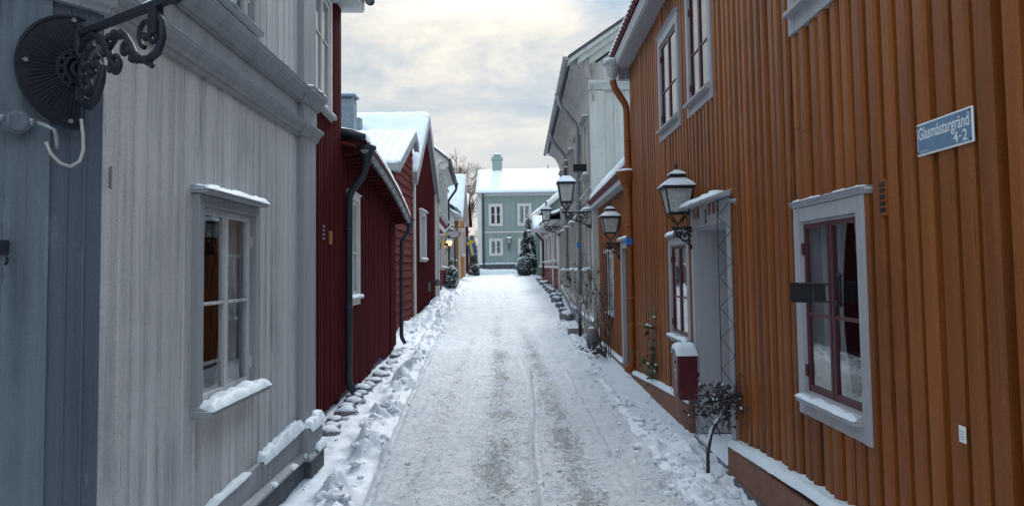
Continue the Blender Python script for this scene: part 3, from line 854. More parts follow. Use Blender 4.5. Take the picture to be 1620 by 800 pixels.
b.profile([(n, z + .002) for n, z in prof_a], -.03, 1.9); b.profile([(n, z + .002) for n, z in prof_c], -.04, 1.9)
b.box(-.012, 1.9, -.02, .030, 2.866, 3.030)
b.build('cornice', M['trimg'], h1, bevel=.002)
def sk(s): return .40 + .045 * (s - 5.0)
b = MB(LW)       # skirting board, drip board, stone plinth
b.box(3.03, 5.86, .0, .035, .20, sk(3.03), .21, sk(5.86))
b.profile([(0, .0), (.085, .0), (.085, .02), (.06, .045), (.0, .05)], 3.0, 5.9, zf=lambda s: .165 + .008 * (s - 3))
b.box(5.83, 6.25, -.1, .10, .205, .425); b.profile([(-.1, .17), (.125, .17), (.125, .19), (.10, .215), (-.1, .22)], 5.80, 6.28)
b.build('skirting', M['trimg'], h1, bevel=.003)
b = MB(LW); b.box(3.0, 5.88, -.15, .05, -.35, .164, -.35, .187); b.box(5.88, 6.27, -.15, .11, -.35, .168)
b.build('plinth', M['plinthG'], h1, bevel=.01)
b = MB(CH); b.box(-.0, 1.9, -.15, .05, -.35, .19); b.build('plinth', M['plinthG'], h1)
s = MB(LW)
snow_bar(s, 3.2, 4.72, 0.0, .045, .0, .018, 1.0, zf=sk, lump=.5, droop=.01)
snow_bar(s, 4.92, 5.86, 0.0, .062, .0, .060, 2.0, zf=sk, lump=.6, droop=.02)
snow_bar(s, 5.83, 6.27, .02, .125, .425, .06, 3.0, lump=.5, droop=.03)
for (p, q, hh) in ((4.35, 4.55, .008), (5.02, 5.10, .016), (5.45, 5.58, .022), (5.78, 5.9, .022)): snow_bar(s, p, q, .04, .096, .21, hh, p, lump=.6, droop=.01)
snow_bar(s, 6.0, 6.29, .06, .135, .22, .04, 8.0, droop=.02)
snow_bar(s, 3.1, 5.80, .02, .120, 3.146, .010, 9.0, lump=.6); snow_bar(s, 3.1, 5.80, .02, .092, 2.86, .006, 10.0, lump=.7)
snow_bar(s, 5.80, 6.25, 0, .15, 3.16, .025, 11.0)
s.build('snow', M['snow'], h1, smooth=True)
window(h1, LW, *w1, cas='trimg', sash='greyw', cw=.06, cn=.045, sn=-.010, sw=.024, rails=(.5,), sill_n=.075, hood=.05, snow_sill=.045, snow_head=.012, seed=21, mid=.0)
window(h1, LW, *w1u, cas='trimg', sash='white', cw=.08, cn=.05, sn=-.012, sw=.03, rails=(.6,), sill_n=.03, seed=22, mid=.0, snow_sill=.01, blind=.9)
b = MB(LW); b.box(6.20, 6.30, -6, .0, 0, 5.6)
b.build('gable_wall', M['greyw'], h1)
b = MB(); q = [CH(1.9, -.12, 0), CH(1.9, .0, 0)]
b.hexa([(-8, 1.45, .0), (-2.87, 1.45, .0), (-2.87, 1.55, .0), (-8, 1.55, .0), (-8, 1.45, 5.6), (-2.87, 1.45, 5.6), (-2.87, 1.55, 5.6), (-8, 1.55, 5.6)])
b.build('gable_wall', M['bluew'], h1)
b = MB(); b.slab([(-1.5, 3.0, 5.65), (-1.55, 6.3, 5.65), (-5.2, 6.3, 8.2), (-5.2, 1.2, 8.2), (-2.7, 1.2, 5.9)][:4], (0, 0, .15)); b.slab([(-5.2, 1.2, 8.2), (-5.2, 6.3, 8.2), (-8.8, 6.3, 5.65), (-8.8, 1.2, 5.65)], (0, 0, .15))
b.build('roof', M['roofd'], h1)

# ---- tall red house
FR = Frame((-1.713, 0), (-.061, 1), (1, .061))
h2 = thing('red_house', 'tall narrow dark red timber house squeezed against the pale grey corner house', 'house', (-2.3, 7.8, 0))
wu = (7.55, 8.52, 3.42, 4.86)
cladding(FR, 6.38, 9.12, .12, 5.0, [hole(*wu, cw=.07)], pitch=.105, bw=.05, bd=.028, board=.004, seed=7, rag=.01, joints=.4).build('wall', M['red'], h2)
window(h2, FR, *wu, cas='white', sash='white', cw=.07, cn=.04, sn=.0, rails=(.62,), seed=31, mid=0, sill_n=.05, snow_sill=.02, blind=.95)
b = MB(FR); b.box(9.03, 9.13, -5, -.001, 0, 5.0); b.box(6.40, 6.5, -5, -.13, 0, 5.0); b.box(6.5, 9.03, -5, -4.9, 0, 5.0); b.build('gable_wall', M['red'], h2)
b = MB(FR); b.box(9.04, 9.155, -.05, .028, 3.30, 5.0); b.build('corner_board', M['red'], h2, bevel=.003)
b = MB(FR); b.box(6.3, 9.25, -.12, .30, 5.0, 5.05); b.box(6.3, 9.25, .27, .31, 5.03, 5.16); b.build('eaves', M['white'], h2)
b = MB(FR); b.slab([(6.3, .34, 5.17), (9.28, .34, 5.17), (9.28, -2.6, 6.6), (6.3, -2.6, 6.6)], (0, 0, .06)); b.slab([(6.3, -2.6, 6.6), (9.28, -2.6, 6.6), (9.28, -5.3, 5.2), (6.3, -5.3, 5.2)], (0, 0, .06)); b.build('roof', M['roofd'], h2)
s = MB(FR); snow_quad(s, [(6.3, .36, 5.235), (9.28, .36, 5.235), (9.28, -2.6, 6.665), (6.3, -2.6, 6.665)], .07, 20, 16, 2.0); s.build('snow', M['snow'], h2, smooth=True)
gutter(FR, 6.3, 9.28, .38, 5.16, .055, h2, 'pipeD')
b = MB(FR); b.box(8.34, 8.41, .03, .055, 1.98, 2.13); b.box(8.355, 8.395, .055, .062, 2.0, 2.11); o = b.build('thermometer', M['yellow'], h2, bevel=.003)
b = MB(FR)
for k in range(4): b.box(8.02, 8.12, .024, .034, 2.02 + k * .045, 2.045 + k * .045)
b.build('louvre', M['trimd'], h2)

# ---- low red outbuilding
h3 = thing('red_outbuilding', 'low dark red timber building with sagging snowy tile eave and dark downpipes', 'house', (-2.5, 12.2, 0))
def ez(s): t = (s - 9.15) / 6.2; return 3.30 - .10 * t - .42 * t * t
wr = (9.62, 10.52, 1.20, 2.72)
cladding(FR, 9.16, 15.38, lambda s: .10 + .06 * math.sin(s * 2.1), lambda s: ez(s) - .12, [hole(*wr, cw=.07), (14.2, 14.52, .1, 2.62)], pitch=.100, bw=.05, bd=.028, board=.004, seed=8, rag=.03, joints=.4).build('wall', M['red'], h3)
b = MB(FR); b.box(9.16, 15.38, -.14, -.02, -.3, .12); b.build('plinth', M['plinthG'], h3)
window(h3, FR, *wr, cas='white', sash='white', cw=.07, cn=.05, sn=.0, rails=(.45,), seed=32, mid=0, sill_n=.05, snow_sill=.03, snow_head=.0, hood=.0, bottom_board=.06)
b = MB(FR); b.box(14.21, 14.51, -.10, -.06, .1, 2.61); o = b.build('hatch', M['trimd'], h3)
def roofq(F, s0, s1, n0, n1, slope, zf, t, seg=12):
    b = MB(F)
    for k in range(seg):
        a, c = s0 + (s1 - s0) * k / seg, s0 + (s1 - s0) * (k + 1) / seg
        b.hexa([(a, n0, zf(a)), (c, n0, zf(c)), (c, n1, zf(c) + (n0 - n1) * slope), (a, n1, zf(a) + (n0 - n1) * slope),
                (a, n0, zf(a) + t), (c, n0, zf(c) + t), (c, n1, zf(c) + (n0 - n1) * slope + t), (a, n1, zf(a) + (n0 - n1) * slope + t)])
    return b
roofq(FR, 9.16, 15.5, .20, -3.2, .26, lambda s: ez(s) - .06, .04).build('roof', M['red2'], h3)
b = MB(FR)      # pantile noses along the eave
k = 0; sx = 9.375
while sx < 15.45:
    b.tube([(sx, .345, ez(sx) - .005), (sx, .05, ez(sx) + .065)], [.050, .05], 8); sx += .155
b.build('roof_tiles', M['tile'], h3, smooth=True)
s = MB(FR); i = 0
N1, N2 = 340, 14
for a in range(N1 + 1):
    ss = 9.17 + (15.5 - 9.17) * a / N1
    for c in range(N2 + 1):
        v = max(0, c - 1) / (N2 - 1); n = .335 - 3.4 * v ** 1.6 + .012 * noise.noise(Vector((ss * 7, 0, 1)))
        z = ez(ss) + .012 + (.335 - n) * .26 + .030 * abs(math.sin((ss - 9.22) / .155 * math.pi + math.pi / 2)) * (1 if v < .3 else .5) + (.0 if c == 0 else .085 + .02 * nv((ss, n, 0), 2.5, 3)) + .012 * nv((ss, n, 1), 9)
        s.v.append(FR(ss, n, z))
for a in range(N1):
    for c in range(N2):
        p = a * (N2 + 1) + c; s.f.append((p, p + 1, p + N2 + 2, p + N2 + 1))
s.build('snow', M['snow'], h3, smooth=True, fix=False)
gutter(FR, 9.25, 15.5, .305, lambda s: ez(s) - .075, .052, h3, 'zinc', seg=40)
b = MB(FR); b.box(9.16, 15.4, .0, .03, 0, 0) if False else None
for k in range(22):
    sx = 9.3 + k * .285; b.hexa([(sx, -.02, ez(sx) - .15), (sx + .07, -.02, ez(sx) - .15), (sx + .07, .22, ez(sx) - .12), (sx, .22, ez(sx) - .12), (sx, -.02, ez(sx) - .03), (sx + .07, -.02, ez(sx) - .03), (sx + .07, .22, ez(sx) - .065), (sx, .22, ez(sx) - .065)])
b.build('rafter', M['red'], h3)
downpipe(FR, [(9.36, .30, 3.10), (9.36, .29, 2.93), (9.36, .09, 2.66), (9.36, .08, .24), (9.36, .15, .13)], .046, h3, 'pipeD', (9.36, .31, 3.02, .13, .26), [(9.36, .08, 2.2), (9.36, .08, 1.2)])
downpipe(FR, [(15.36, .30, 2.66), (15.36, .30, 2.5), (15.36, .15, 2.3), (15.36, .14, .28), (15.36, .22, .15)], .042, h3, 'pipeD', (15.36, .31, 2.56, .12, .2), [(15.36, .14, 1.9), (15.36, .14, .9)])
b = MB(FR); b.box(15.30, 15.39, -3.3, -.13, 0, 3.5); b.box(9.2, 15.3, -3.4, -3.3, 0, 3.8); b.build('gable_wall', M['red'], h3)

def gable_house(root, F, s0, s1, sr, zb, ze, zr, depth, ov, mats, ze2=None, thick=.1, rip=(.2, .010), holes=(), board=None, wall=None, snow_t=.08, ovs=.22, bh=.17):
    """house whose ridge runs away from the street; gable towards it"""
    ze2 = ze if ze2 is None else ze2
    top = lambda s: (ze + (zr - ze) * (s - s0) / (sr - s0)) if s < sr else (ze2 + (zr - ze2) * (s1 - s) / (s1 - sr))
    wb = hboards(F, s0, s1, zb, lambda s: top(s) - .02, holes, seed=int(s0)) if wall == 'h' else cladding(F, s0, s1, zb, lambda s: top(s) - .02, holes, pitch=(sr - s0) / max(6, round((sr - s0) / .16)), bw=.05, bd=.022, seed=int(s0))
    wb.build('wall', M[mats[0]], root)
    b = MB(F)
    b.box(s0, s0 + .1, -depth, -thick - .03, zb, ze - .05); b.box(s1 - .1, s1, -depth, -thick - .03, zb, ze2 - .05)
    b.build('side_wall', M[mats[0]], root)
    b = MB(F); k1 = (zr - ze) / (sr - s0); k2 = (zr - ze2) / (s1 - sr)
    A = [(s0 - ovs, ov, ze - k1 * ovs), (sr, ov, zr), (sr, -depth, zr), (s0 - ovs, -depth, ze - k1 * ovs)]
    B = [(sr, ov, zr), (s1 + ovs, ov, ze2 - k2 * ovs), (s1 + ovs, -depth, ze2 - k2 * ovs), (sr, -depth, zr)]
    b.slab(A, (0, 0, .06)); b.slab(B, (0, 0, .058)); b.build('roof', M[mats[1]], root)
    b = MB(F)
    for (p, q) in ((A[0], A[1]), (B[1], B[0])):
        b.hexa([(p[0], ov - .0, p[2] - bh), (q[0], ov, q[2] - bh), (q[0], ov + .035, q[2] - bh), (p[0], ov + .035, p[2] - bh), (p[0], ov, p[2] + .07), (q[0], ov, q[2] + .07), (q[0], ov + .035, q[2] + .07), (p[0], ov + .035, p[2] + .07)])
        b.hexa([(p[0], .02, p[2] - bh * .9), (q[0], .02, q[2] - bh * .9), (q[0], ov - .001, q[2] - bh * .9), (p[0], ov - .001, p[2] - bh * .9), (p[0], .02, p[2] - .003), (q[0], .02, q[2] - .003), (q[0], ov - .001, q[2] - .003), (p[0], ov - .001, p[2] - .003)])
    b.box(s0 - ovs - .03, s0 - ovs, -depth, ov + .03, A[0][2] - .12, A[0][2] + .06)
    b.build('bargeboard', M[mats[2]], root)
    s = MB(F); u = Vector((0, 0, .062))
    snow_quad(s, [(s0 - ovs, ov + .04, A[0][2] + .064), (s0 - ovs, -depth, A[0][2] + .064), (sr, -depth, zr + .064), (sr, ov + .04, zr + .064)], snow_t, int((depth + ov) / (rip[0] / 6)) if rip else 40, 26, s0, rip)
    snow_quad(s, [(s1 + ovs, -depth, B[1][2] + .06), (s1 + ovs, ov + .04, B[1][2] + .06), (sr, ov + .04, zr + .062), (sr, -depth, zr + .062)], snow_t, 40, 14, s0 + 3)
    s.build('snow', M['snow'], root, smooth=True)
    return top

# ---- red gable with horizontal boards
FB = Frame((-3.0, 0), (0, 1), (1, 0))
h4 = thing('red_house', 'brick red horizontally boarded gable house just past the low red outbuilding', 'house', (-3.0, 19, .0))
gable_house(h4, FB, 17.45, 20.42, 20.02, -.1, 4.28, 5.46, 4.2, .13, ('red2', 'tile', 'trimg'), ze2=5.3, wall='h', rip=(.24, .016), snow_t=.06)
b = MB(FB); b.tube([(17.2, -.15, 4.05), (17.2, -3.5, 4.05)], .06, 8); b.build('gutter', M['zinc'], h4)
FBc = Frame((-7.1, 17.45), (1, 0), (0, -1))
hboards(FBc, .1, 4.1, 0, 4.2, seed=4).build('wall', M['red2'], h4)
downpipe(FBc, [(3.5, .25, 4.0), (3.5, .22, 3.8), (3.5, .06, 3.5), (3.5, .06, .3)], .045, h4, 'pipeD', (3.5, .25, 3.9, .1, .18))
b = MB(FBc); b.lathe((4.02, .12, 3.86), [(.02, 0), (.075, .03), (.085, .09), (.05, .15), (.01, .16)], 12); o = b.build('alarm_bell', M['white'], h4, smooth=True)
ch = MB(Frame((-4.45, 18.8), (1, 0), (0, 1)))
ch.box(-.2, .2, -.2, .2, 5.0, 6.13); ch.box(-.25, .25, -.25, .25, 6.2, 6.25)
for a in (-.17, .17):
    for c in (-.17, .17): ch.box(a - .02, a + .02, c - .02, c + .02, 6.13, 6.2)
c_ = ch.build('chimney', M['chimp'], h4, bevel=.01)
s = MB(Frame((-4.45, 18.8), (1, 0), (0, 1))); snow_bar(s, -.26, .26, -.26, .26, 6.25, .05, 1.0, lump=.2); s.build('snow', M['snow'], c_, smooth=True)

# ---- red house with white corner boards and steep gable
FC = Frame((-3.02, 0), (0, 1), (1, 0))
h5 = thing('red_house', 'dark red house with steep snowy gable and white corner boards', 'house', (-3.02, 23.2, .2))
wc = (21.75, 23.05, 1.95, 3.48)
gable_house(h5, FC, 20.46, 25.95, 23.2, .1, 4.50, 6.62, 6.5, .14, ('red', 'roofd', 'casing'), rip=None, holes=[hole(*wc, cw=.1)], snow_t=.11, ovs=.16, bh=.30)
window(h5, FC, *wc, cas='white', sash='white', cw=.1, cn=.07, rails=(.45,), seed=41, snow_sill=.04, detail=False, sill_n=.06, label='white double window')
b = MB(FC)
for (a, c, zt) in ((20.44, 20.74, 4.45), (25.67, 25.97, 4.45)):
    b.box(a, c, .0, .065, .2, zt - .18); b.box(a - .03, c + .03, -.05, .10, zt - .18, zt - .06)
b.build('corner_board', M['cream'], h5, bevel=.005)
b = MB(FC); b.box(20.47, 25.94, -.1, .05, -.2, .42); b.build('plinth', M['conc'], h5)
b = MB(FC); b.box(23.5, 23.54, .05, .12, 1.0, 1.3); b.lathe((25.2, .16, 1.25), [(.02, -.1), (.09, -.08), (.09, .1), (.03, .14)], 10); b.box(25.18, 25.22, 0, .12, 1.3, 1.34); b.build('meter_box', M['trimd'], h5)
b = MB(FC); b.box(21.9, 22.3, -2.2, -1.8, 5.8, 6.35); b.build('chimney', M['chimp'], h5)
s = MB(FC); snow_bar(s, 20.42, 20.78, -.02, .13, 4.30, .04, 3.0); snow_bar(s, 21.88, 22.32, -2.22, -1.78, 6.35, .06, 3.0); s.build('snow', M['snow'], h5, smooth=True)

# ---- rose house with eave along the lane
FD = Frame((-3.0 + .054 * 26.3, 0), (-.054, 1), (1, .054))
h6 = thing('rose_house', 'two storey rose red house with white window casings and long gutter', 'house', (-3.2, 29.8, .6))
wins = []
for k in range(4): wins.append((27.0 + k * 1.75, 28.1 + k * 1.75, 3.75, 5.25))
for k in range(3): wins.append((27.6 + k * 2.2, 28.75 + k * 2.2, 1.7, 3.0))
cladding(FD, 26.3, 33.6, .5, 5.6, [hole(*q, cw=.13) for q in wins], pitch=.2, bw=.05, bd=.02, seed=9).build('wall', M['rose'], h6)
for k, q in enumerate(wins): window(h6, FD, *q, cas='white', sash='white', cw=.13, cn=.09, rails=(.5,), seed=50 + k, snow_sill=.03, detail=False, sill_n=.10, hood=.08, blind=.5)
b = MB(FD); b.box(26.28, 26.55, .0, .08, .5, 5.45); b.box(33.4, 33.62, .0, .08, .5, 5.45); b.box(26.56, 33.4, .0, .06, 3.28, 3.46); b.build('corner_board', M['white'], h6)
b = MB(FD); b.profile([(0, 5.36), (.05, 5.38), (.08, 5.50), (.18, 5.60), (.34, 5.62), (.36, 5.7), (-.1, 5.72)], 26.2, 33.7)
b.build('cornice', M['cream'], h6)
b = MB(FD); b.box(26.3, 33.6, -.1, .04, .0, .7, .3, .95); b.build('plinth', M['conc'], h6)
b = MB(FD); b.slab([(26.1, .42, 5.68), (33.7, .42, 5.68), (33.7, -1.35, 7.1), (26.1, -1.35, 7.1)], (0, 0, .07)); b.slab([(26.1, -1.35, 7.1), (33.7, -1.35, 7.1), (33.7, -3.2, 5.6), (26.1, -3.2, 5.6)], (0, 0, .07)); b.build('roof', M['roofd'], h6)
s = MB(FD); snow_quad(s, [(26.1, .42, 5.755), (33.7, .42, 5.755), (33.7, -1.35, 7.175), (26.1, -1.35, 7.175)], .09, 30, 20, 1.0); s.build('snow', M['snow'], h6, smooth=True)
FDg = Frame((-8.6, 26.35), (1, 0), (0, -1))
gt = lambda s: 5.5 + (s - 2.7) * .80 if s < 4.25 else 5.6 + (5.55 - s) * .83
cladding(FDg, 2.7, 5.5, .3, gt, pitch=.2, bw=.05, bd=.02, seed=10).build('gable_wall', M['rose'], h6)
b = MB(FDg); b.hexa([(4.25, .10, 6.80), (6.05, .10, 5.40), (6.05, .14, 5.40), (4.25, .14, 6.80), (4.25, .10, 7.10), (6.05, .10, 5.74), (6.05, .14, 5.74), (4.25, .14, 7.10)]); b.hexa([(5.05, 0, 5.35), (5.95, 0, 5.35), (5.95, .12, 5.35), (5.05, .12, 5.35), (5.05, 0, 6.2), (5.95, 0, 5.60), (5.95, .12, 5.60), (5.05, .12, 6.2)])
b.build('bargeboard', M['cream'], h6)
gutter(FD, 26.1, 33.7, .48, 5.70, .07, h6, 'pipeD')
downpipe(FD, [(33.5, .5, 5.6), (33.5, .48, 5.4), (33.5, .12, 4.9), (33.5, .12, 1.2)], .055, h6, 'pipeD', (33.5, .48, 5.5, .12, .2))
b = MB(FD); b.box(26.75, 26.9, .08, .4, 2.6, 2.68); b.build('bracket', M['iron'], h6)

# ---- white low house, yellow house, far dark red house
FE = Frame((-3.3, 0), (0, 1), (1, 0))
h7 = thing('white_house', 'narrow white house between the rose house and the yellow gable', 'house', (-3.3, 35.3, .9))
wz = [(34.1, 35.0, 2.1, 3.6), (35.4, 36.3, 2.1, 3.6)]
cladding(FE, 33.7, 36.7, .8, 4.6, [hole(*q, cw=.1) for q in wz], pitch=.2, bw=.05, bd=.02, seed=12).build('wall', M['white'], h7)
for k, q in enumerate(wz): window(h7, FE, *q, cas='casing', sash='white', cw=.1, cn=.07, seed=60 + k, snow_sill=.03, detail=False)
b = MB(FE); b.slab([(33.65, .25, 4.6), (36.75, .25, 4.6), (36.75, -3, 6.2), (33.65, -3, 6.2)], (0, 0, .07)); b.build('roof', M['roofd'], h7)
s = MB(FE); snow_quad(s, [(33.65, .25, 4.675), (36.75, .25, 4.675), (36.75, -3, 6.275), (33.65, -3, 6.275)], .1, 20, 16, 1.0); s.build('snow', M['snow'], h7, smooth=True)
shell(FE, 33.7, 36.7, 4, .5, 4.6, 'white', h7)
gutter(FE, 33.65, 36.75, .32, 4.62, .06, h7, 'zinc', straps=False)
FY = Frame((-3.12, 0), (0, 1), (1, 0))
h8 = thing('yellow_house', 'yellow ochre gable house with tall snowy roof near the end of the lane', 'house', (-3.1, 39, 1.1))
wy = (38.2, 39.4, 2.4, 3.8)
gable_house(h8, FY, 37.0, 41.0, 39.0, .9, 4.55, 6.72, 3.6, .22, ('yellow', 'roofd', 'cream'), rip=None, holes=[hole(*wy, cw=.1)], snow_t=.1)
window(h8, FY, *wy, cas='white', sash='white', cw=.1, cn=.07, seed=66, detail=False, snow_sill=.03)
b = MB(FY); b.box(36.98, 37.25, 0, .06, 1.0, 4.4); b.box(40.75, 41.02, 0, .06, 1.0, 4.4); b.build('corner_board', M['white'], h8)
FF = Frame((-3.3, 0), (0, 1), (1, 0))
h9 = thing('red_house', 'small dark red gable house farthest down the left side, beyond the yellow house', 'house', (-3.3, 44.2, 1.4))
gable_house(h9, FF, 42.2, 46.6, 44.4, 1.2, 4.75, 6.25, 3.5, .22, ('red', 'roofd', 'red'), rip=None, snow_t=.1)
# ---- olive fence
fz = G(48)
b = MB(Frame((-5.2, 48.8), (1, 0), (0, -1))); xs = 0.0
while xs < 2.25: b.box(xs, xs + .11, 0, .025, fz - .1, fz + 1.75); xs += .118
b2 = MB(Frame((-5.2, 48.8), (1, 0), (0, -1))); b2.box(0, 2.25, -.05, -.001, fz + .3, fz + .4); b2.box(0, 2.25, -.05, -.001, fz + 1.4, fz + 1.5)
fe = thing('board_fence', 'olive board fence closing the gap beside the sage green house', 'fence', (-4.1, 48.8, fz))
b.build('board_panel', M['fence'], fe); b2.build('rail', M['fence'], fe)

# ================================================================== END OF LANE
FG = Frame((-3.0, 52), (1, 0), (0, -1))
h10 = thing('sage_house', 'two storey sage green house with snowy roof closing the end of the lane', 'house', (0, 52, 1.75))
gw = [(.80, 1.80, 4.80, 6.40), (2.86, 3.86, 4.80, 6.40), (4.92, 5.92, 4.80, 6.40), (.80, 1.80, 2.68, 3.92), (2.86, 3.86, 2.68, 3.92), (4.92, 5.92, 2.68, 3.92)]
cladding(FG, .22, 8.8, 2.10, 7.0, [hole(*q, cw=.13) for q in gw], pitch=.17, bw=.045, bd=.022, seed=13).build('wall', M['mint'], h10)
for k, q in enumerate(gw): window(h10, FG, *q, cas='white', sash='white', cw=.13, cn=.06, sn=.0, rails=(.55,) if q[2] > 4 else (.5,), sw=.05, mid=.06, seed=70 + k, snow_sill=.025, snow_head=.0, detail=False, head=True, sill_n=.04, hood=.0, curtain=k % 2)
b = MB(FG); b.box(.0, .30, -.1, .06, 2.1, 6.95); b.box(8.6, 9.0, -.1, .06, 2.1, 6.95); b.box(.0, 9.0, .0, .16, 6.98, 7.13); b.box(.31, 8.6, .022, .05, 4.34, 4.44); b.build('corner_board', M['white'], h10)
b = MB(FG); b.box(.03, 8.97, -.1, .02, 1.5, 2.06); b.build('plinth', M['plinthG'], h10)
b = MB(FG); b.profile([(0, 2.06), (.09, 2.06), (.09, 2.09), (0, 2.13)], .02, 8.98); b.build('water_table', M['mint'], h10)
b = MB(FG); b.slab([(-.12, .30, 7.14), (9.1, .30, 7.14), (9.1, -3.6, 9.25), (-.12, -3.6, 9.25)], (0, 0, .07)); b.slab([(-.12, -3.6, 9.25), (9.1, -3.6, 9.25), (9.1, -7.5, 7.1), (-.12, -7.5, 7.1)], (0, 0, .07)); b.build('roof', M['zincl'], h10)
s = MB(FG); snow_quad(s, [(-.12, .28, 7.215), (9.1, .28, 7.215), (9.1, -3.62, 9.325), (-.12, -3.62, 9.325)], .11, 60, 24, 1.0); snow_bar(s, .02, 8.98, 0, .10, 2.12, .06, 4.0)
s.build('snow', M['snow'], h10, smooth=True)
b = MB(FG); b.box(-.0, .1, -7.2, -.12, 1.5, 7.1); b.box(8.9, 9.0, -7.2, -.12, 1.5, 7.1); b.box(.1, 8.9, -7.2, -7.1, 1.5, 7.1)
for x in (0.0, 8.9): b.hexa([(x, -7.2, 7.1), (x + .1, -7.2, 7.1), (x + .1, -.12, 7.1), (x, -.12, 7.1), (x, -3.7, 9.2), (x + .1, -3.7, 9.2), (x + .1, -3.6, 9.2), (x, -3.6, 9.2)])
b.build('rear_wall', M['mint'], h10)
gutter(FG, -.12, 9.1, .36, 7.17, .06, h10, 'zincl', straps=False)
downpipe(FG, [(.42, .36, 7.1), (.42, .33, 6.95), (.42, .10, 6.75), (.42, .10, 1.95)], .055, h10, 'pipeD', (.42, .36, 7.0, .1, .12))
b = MB(FG); b.box(.98, 1.72, -3.95, -3.3, 8.9, 10.1); b.box(.90, 1.80, -4.03, -3.22, 10.1, 10.25); b.box(.96, 1.74, -3.97, -3.28, 10.25, 10.35); b.box(1.08, 1.62, -3.87, -3.38, 10.35, 10.55)
c_ = b.build('chimney', M['chimp'], h10, bevel=.01); c_.data.materials[0] = M['mint']
s = MB(FG); snow_bar(s, 1.06, 1.64, -3.9, -3.36, 10.55, .1, 1.0, lump=.2); s.build('snow', M['snow'], c_, smooth=True)
b = MB(FG); b.tube([(5.25, -3.5, 9.25), (5.25, -3.5, 9.55)], .05, 10); b.lathe((5.25, -3.5, 9.58), [(.04, 0), (.11, .04), (.11, .1), (.03, .14)], 10); b.build('roof_vent', M['zincl'], h10)

# ================================================================== RIGHT SIDE
RW = Frame((1.75, 0), (0, 1), (-1, 0))
r1 = thing('ochre_house', 'large ochre orange board and batten house filling the right side', 'house', (1.75, 5, 0))
def pb(s): return lerp([(-4, .46), (4.2, .365), (5.85, .265), (7.3, .33), (9.2, .22), (11.0, .10)], s)
W2 = (3.56, 4.47, .77, 2.0); W1 = (7.30, 8.28, .84, 1.99); U1 = (7.55, 8.62, 3.14, 4.36); U2 = (6.26, 7.18, 3.13, 4.42); U3 = (3.72, 4.45, 3.07, 4.40)
DO = (5.86, 7.20)
holes = [hole(*W2, cw=.085), hole(*W1, cw=.09), hole(*U1, cw=.09), hole(*U2, cw=.09), hole(*U3, cw=.10), (5.97, 7.10, -.3, 2.12)]
cladding(RW, -4, 11.02, lambda s: pb(s) + .004, 4.74, holes, pitch=.138, bw=.100, bd=.050, board=.008, rag=.018, seed=14, jit=.008, joints=.28, round_=.020).build('wall', M['ochre'], r1)
b = MB(RW); b.box(-4, 5.84, -.12, .13, -.35, pb(-4), -.35, pb(5.84)); b.box(7.24, 11.0, -.12, .10, -.35, .33, -.35, .10)
b.build('plinth', M['plinthO'], r1, bevel=.02)
b = MB(RW)     # dark stone footing under the plaster
b.box(-4, 5.86, .0, .155, -.35, .04); b.build('footing', M['plinthG'], r1, bevel=.02)
s = MB(RW)
snow_bar(s, -1, 5.84, .012, .135, 0, .032, 1.0, zf=pb, lump=.35, droop=.02, nu=300); snow_bar(s, 7.25, 10.98, .012, .108, .0, .028, 2.0, zf=lambda s: pb(s), lump=.4, droop=.02, nu=200)
s.build('snow', M['snow'], r1, smooth=True)
window(r1, RW, *W2, cas='casing', sash='plum', cw=.085, cn=.064, sn=.030, sd_=.013, sw=.028, rails=(.46,), sill_in=.09, seed=81, mid=.014, sill_n=.05, snow_sill=.018, snow_head=.004, hood=-.002, bottom_board=.045)
window(r1, RW, *W1, cas='casing', sash='plum', cw=.09, cn=.064, sn=.030, sd_=.013, sw=.026, rails=(.42,), sill_in=.05, seed=82, mid=.01, sill_n=.05, snow_sill=.02, snow_head=.01, hood=.03)
window(r1, RW, *U1, cas='casing', sash='plum', cw=.09, cn=.064, sn=.030, sd_=.013, sw=.026, rails=(.42,), sill_in=.05, seed=83, mid=.01, sill_n=.05, snow_sill=.0, snow_head=.0, hood=-.002, blind=.97, bottom_board=.05)
window(r1, RW, *U2, cas='casing', sash='plum', cw=.09, cn=.064, sn=.030, sd_=.013, sw=.026, rails=(.42,), sill_in=.05, seed=84, mid=.01, sill_n=.05, snow_sill=.0, snow_head=.0, hood=-.002, blind=.97, bottom_board=.05)
window(r1, RW, *U3, cas='casing', sash='plum', cw=.10, cn=.064, sn=.030, sd_=.013, sw=.026, rails=(.42,), sill_in=.05, seed=85, mid=.01, sill_n=.05, snow_sill=.0, snow_head=.0, hood=-.002, blind=.97, bottom_board=.05)
# door: casing, recess, leaf, hood, step
b = MB(RW)
b.box(5.86, 5.97, -.02, .052, .02, 2.22); b.box(7.10, 7.22, -.02, .052, .02, 2.22); b.box(5.972, 7.098, -.02, .049, 2.03, 2.218)
b.box(5.955, 5.975, -.30, .03, .06, 2.03); b.box(7.095, 7.115, -.30, .03, .06, 2.03); b.box(5.976, 7.094, -.30, .028, 2.01, 2.034)
d = b.build('door_casing', M['casing'], r1, bevel=.003)
b = MB(RW); b.box(5.976, 7.094, -.33, -.30, .06, 2.01)
for (a, c) in ((6.05, 6.5), (6.57, 7.02)):
    for (e, f) in ((.2, .75), (.85, 1.35), (1.45, 1.93)): b.box(a, c, -.30, -.288, e, f)
dl = b.build('door', M['casing'], r1, bevel=.004)
b = MB(RW); b.tube([(6.12, -.30, 1.05), (6.12, -.25, 1.05), (6.22, -.245, 1.05)], .009, 8); b.build('handle', M['iron'], dl)
b = MB(RW); b.box(5.98, 7.09, -.32, .10, -.2, .055); b.build('doorstep', M['conc'], r1, bevel=.01)
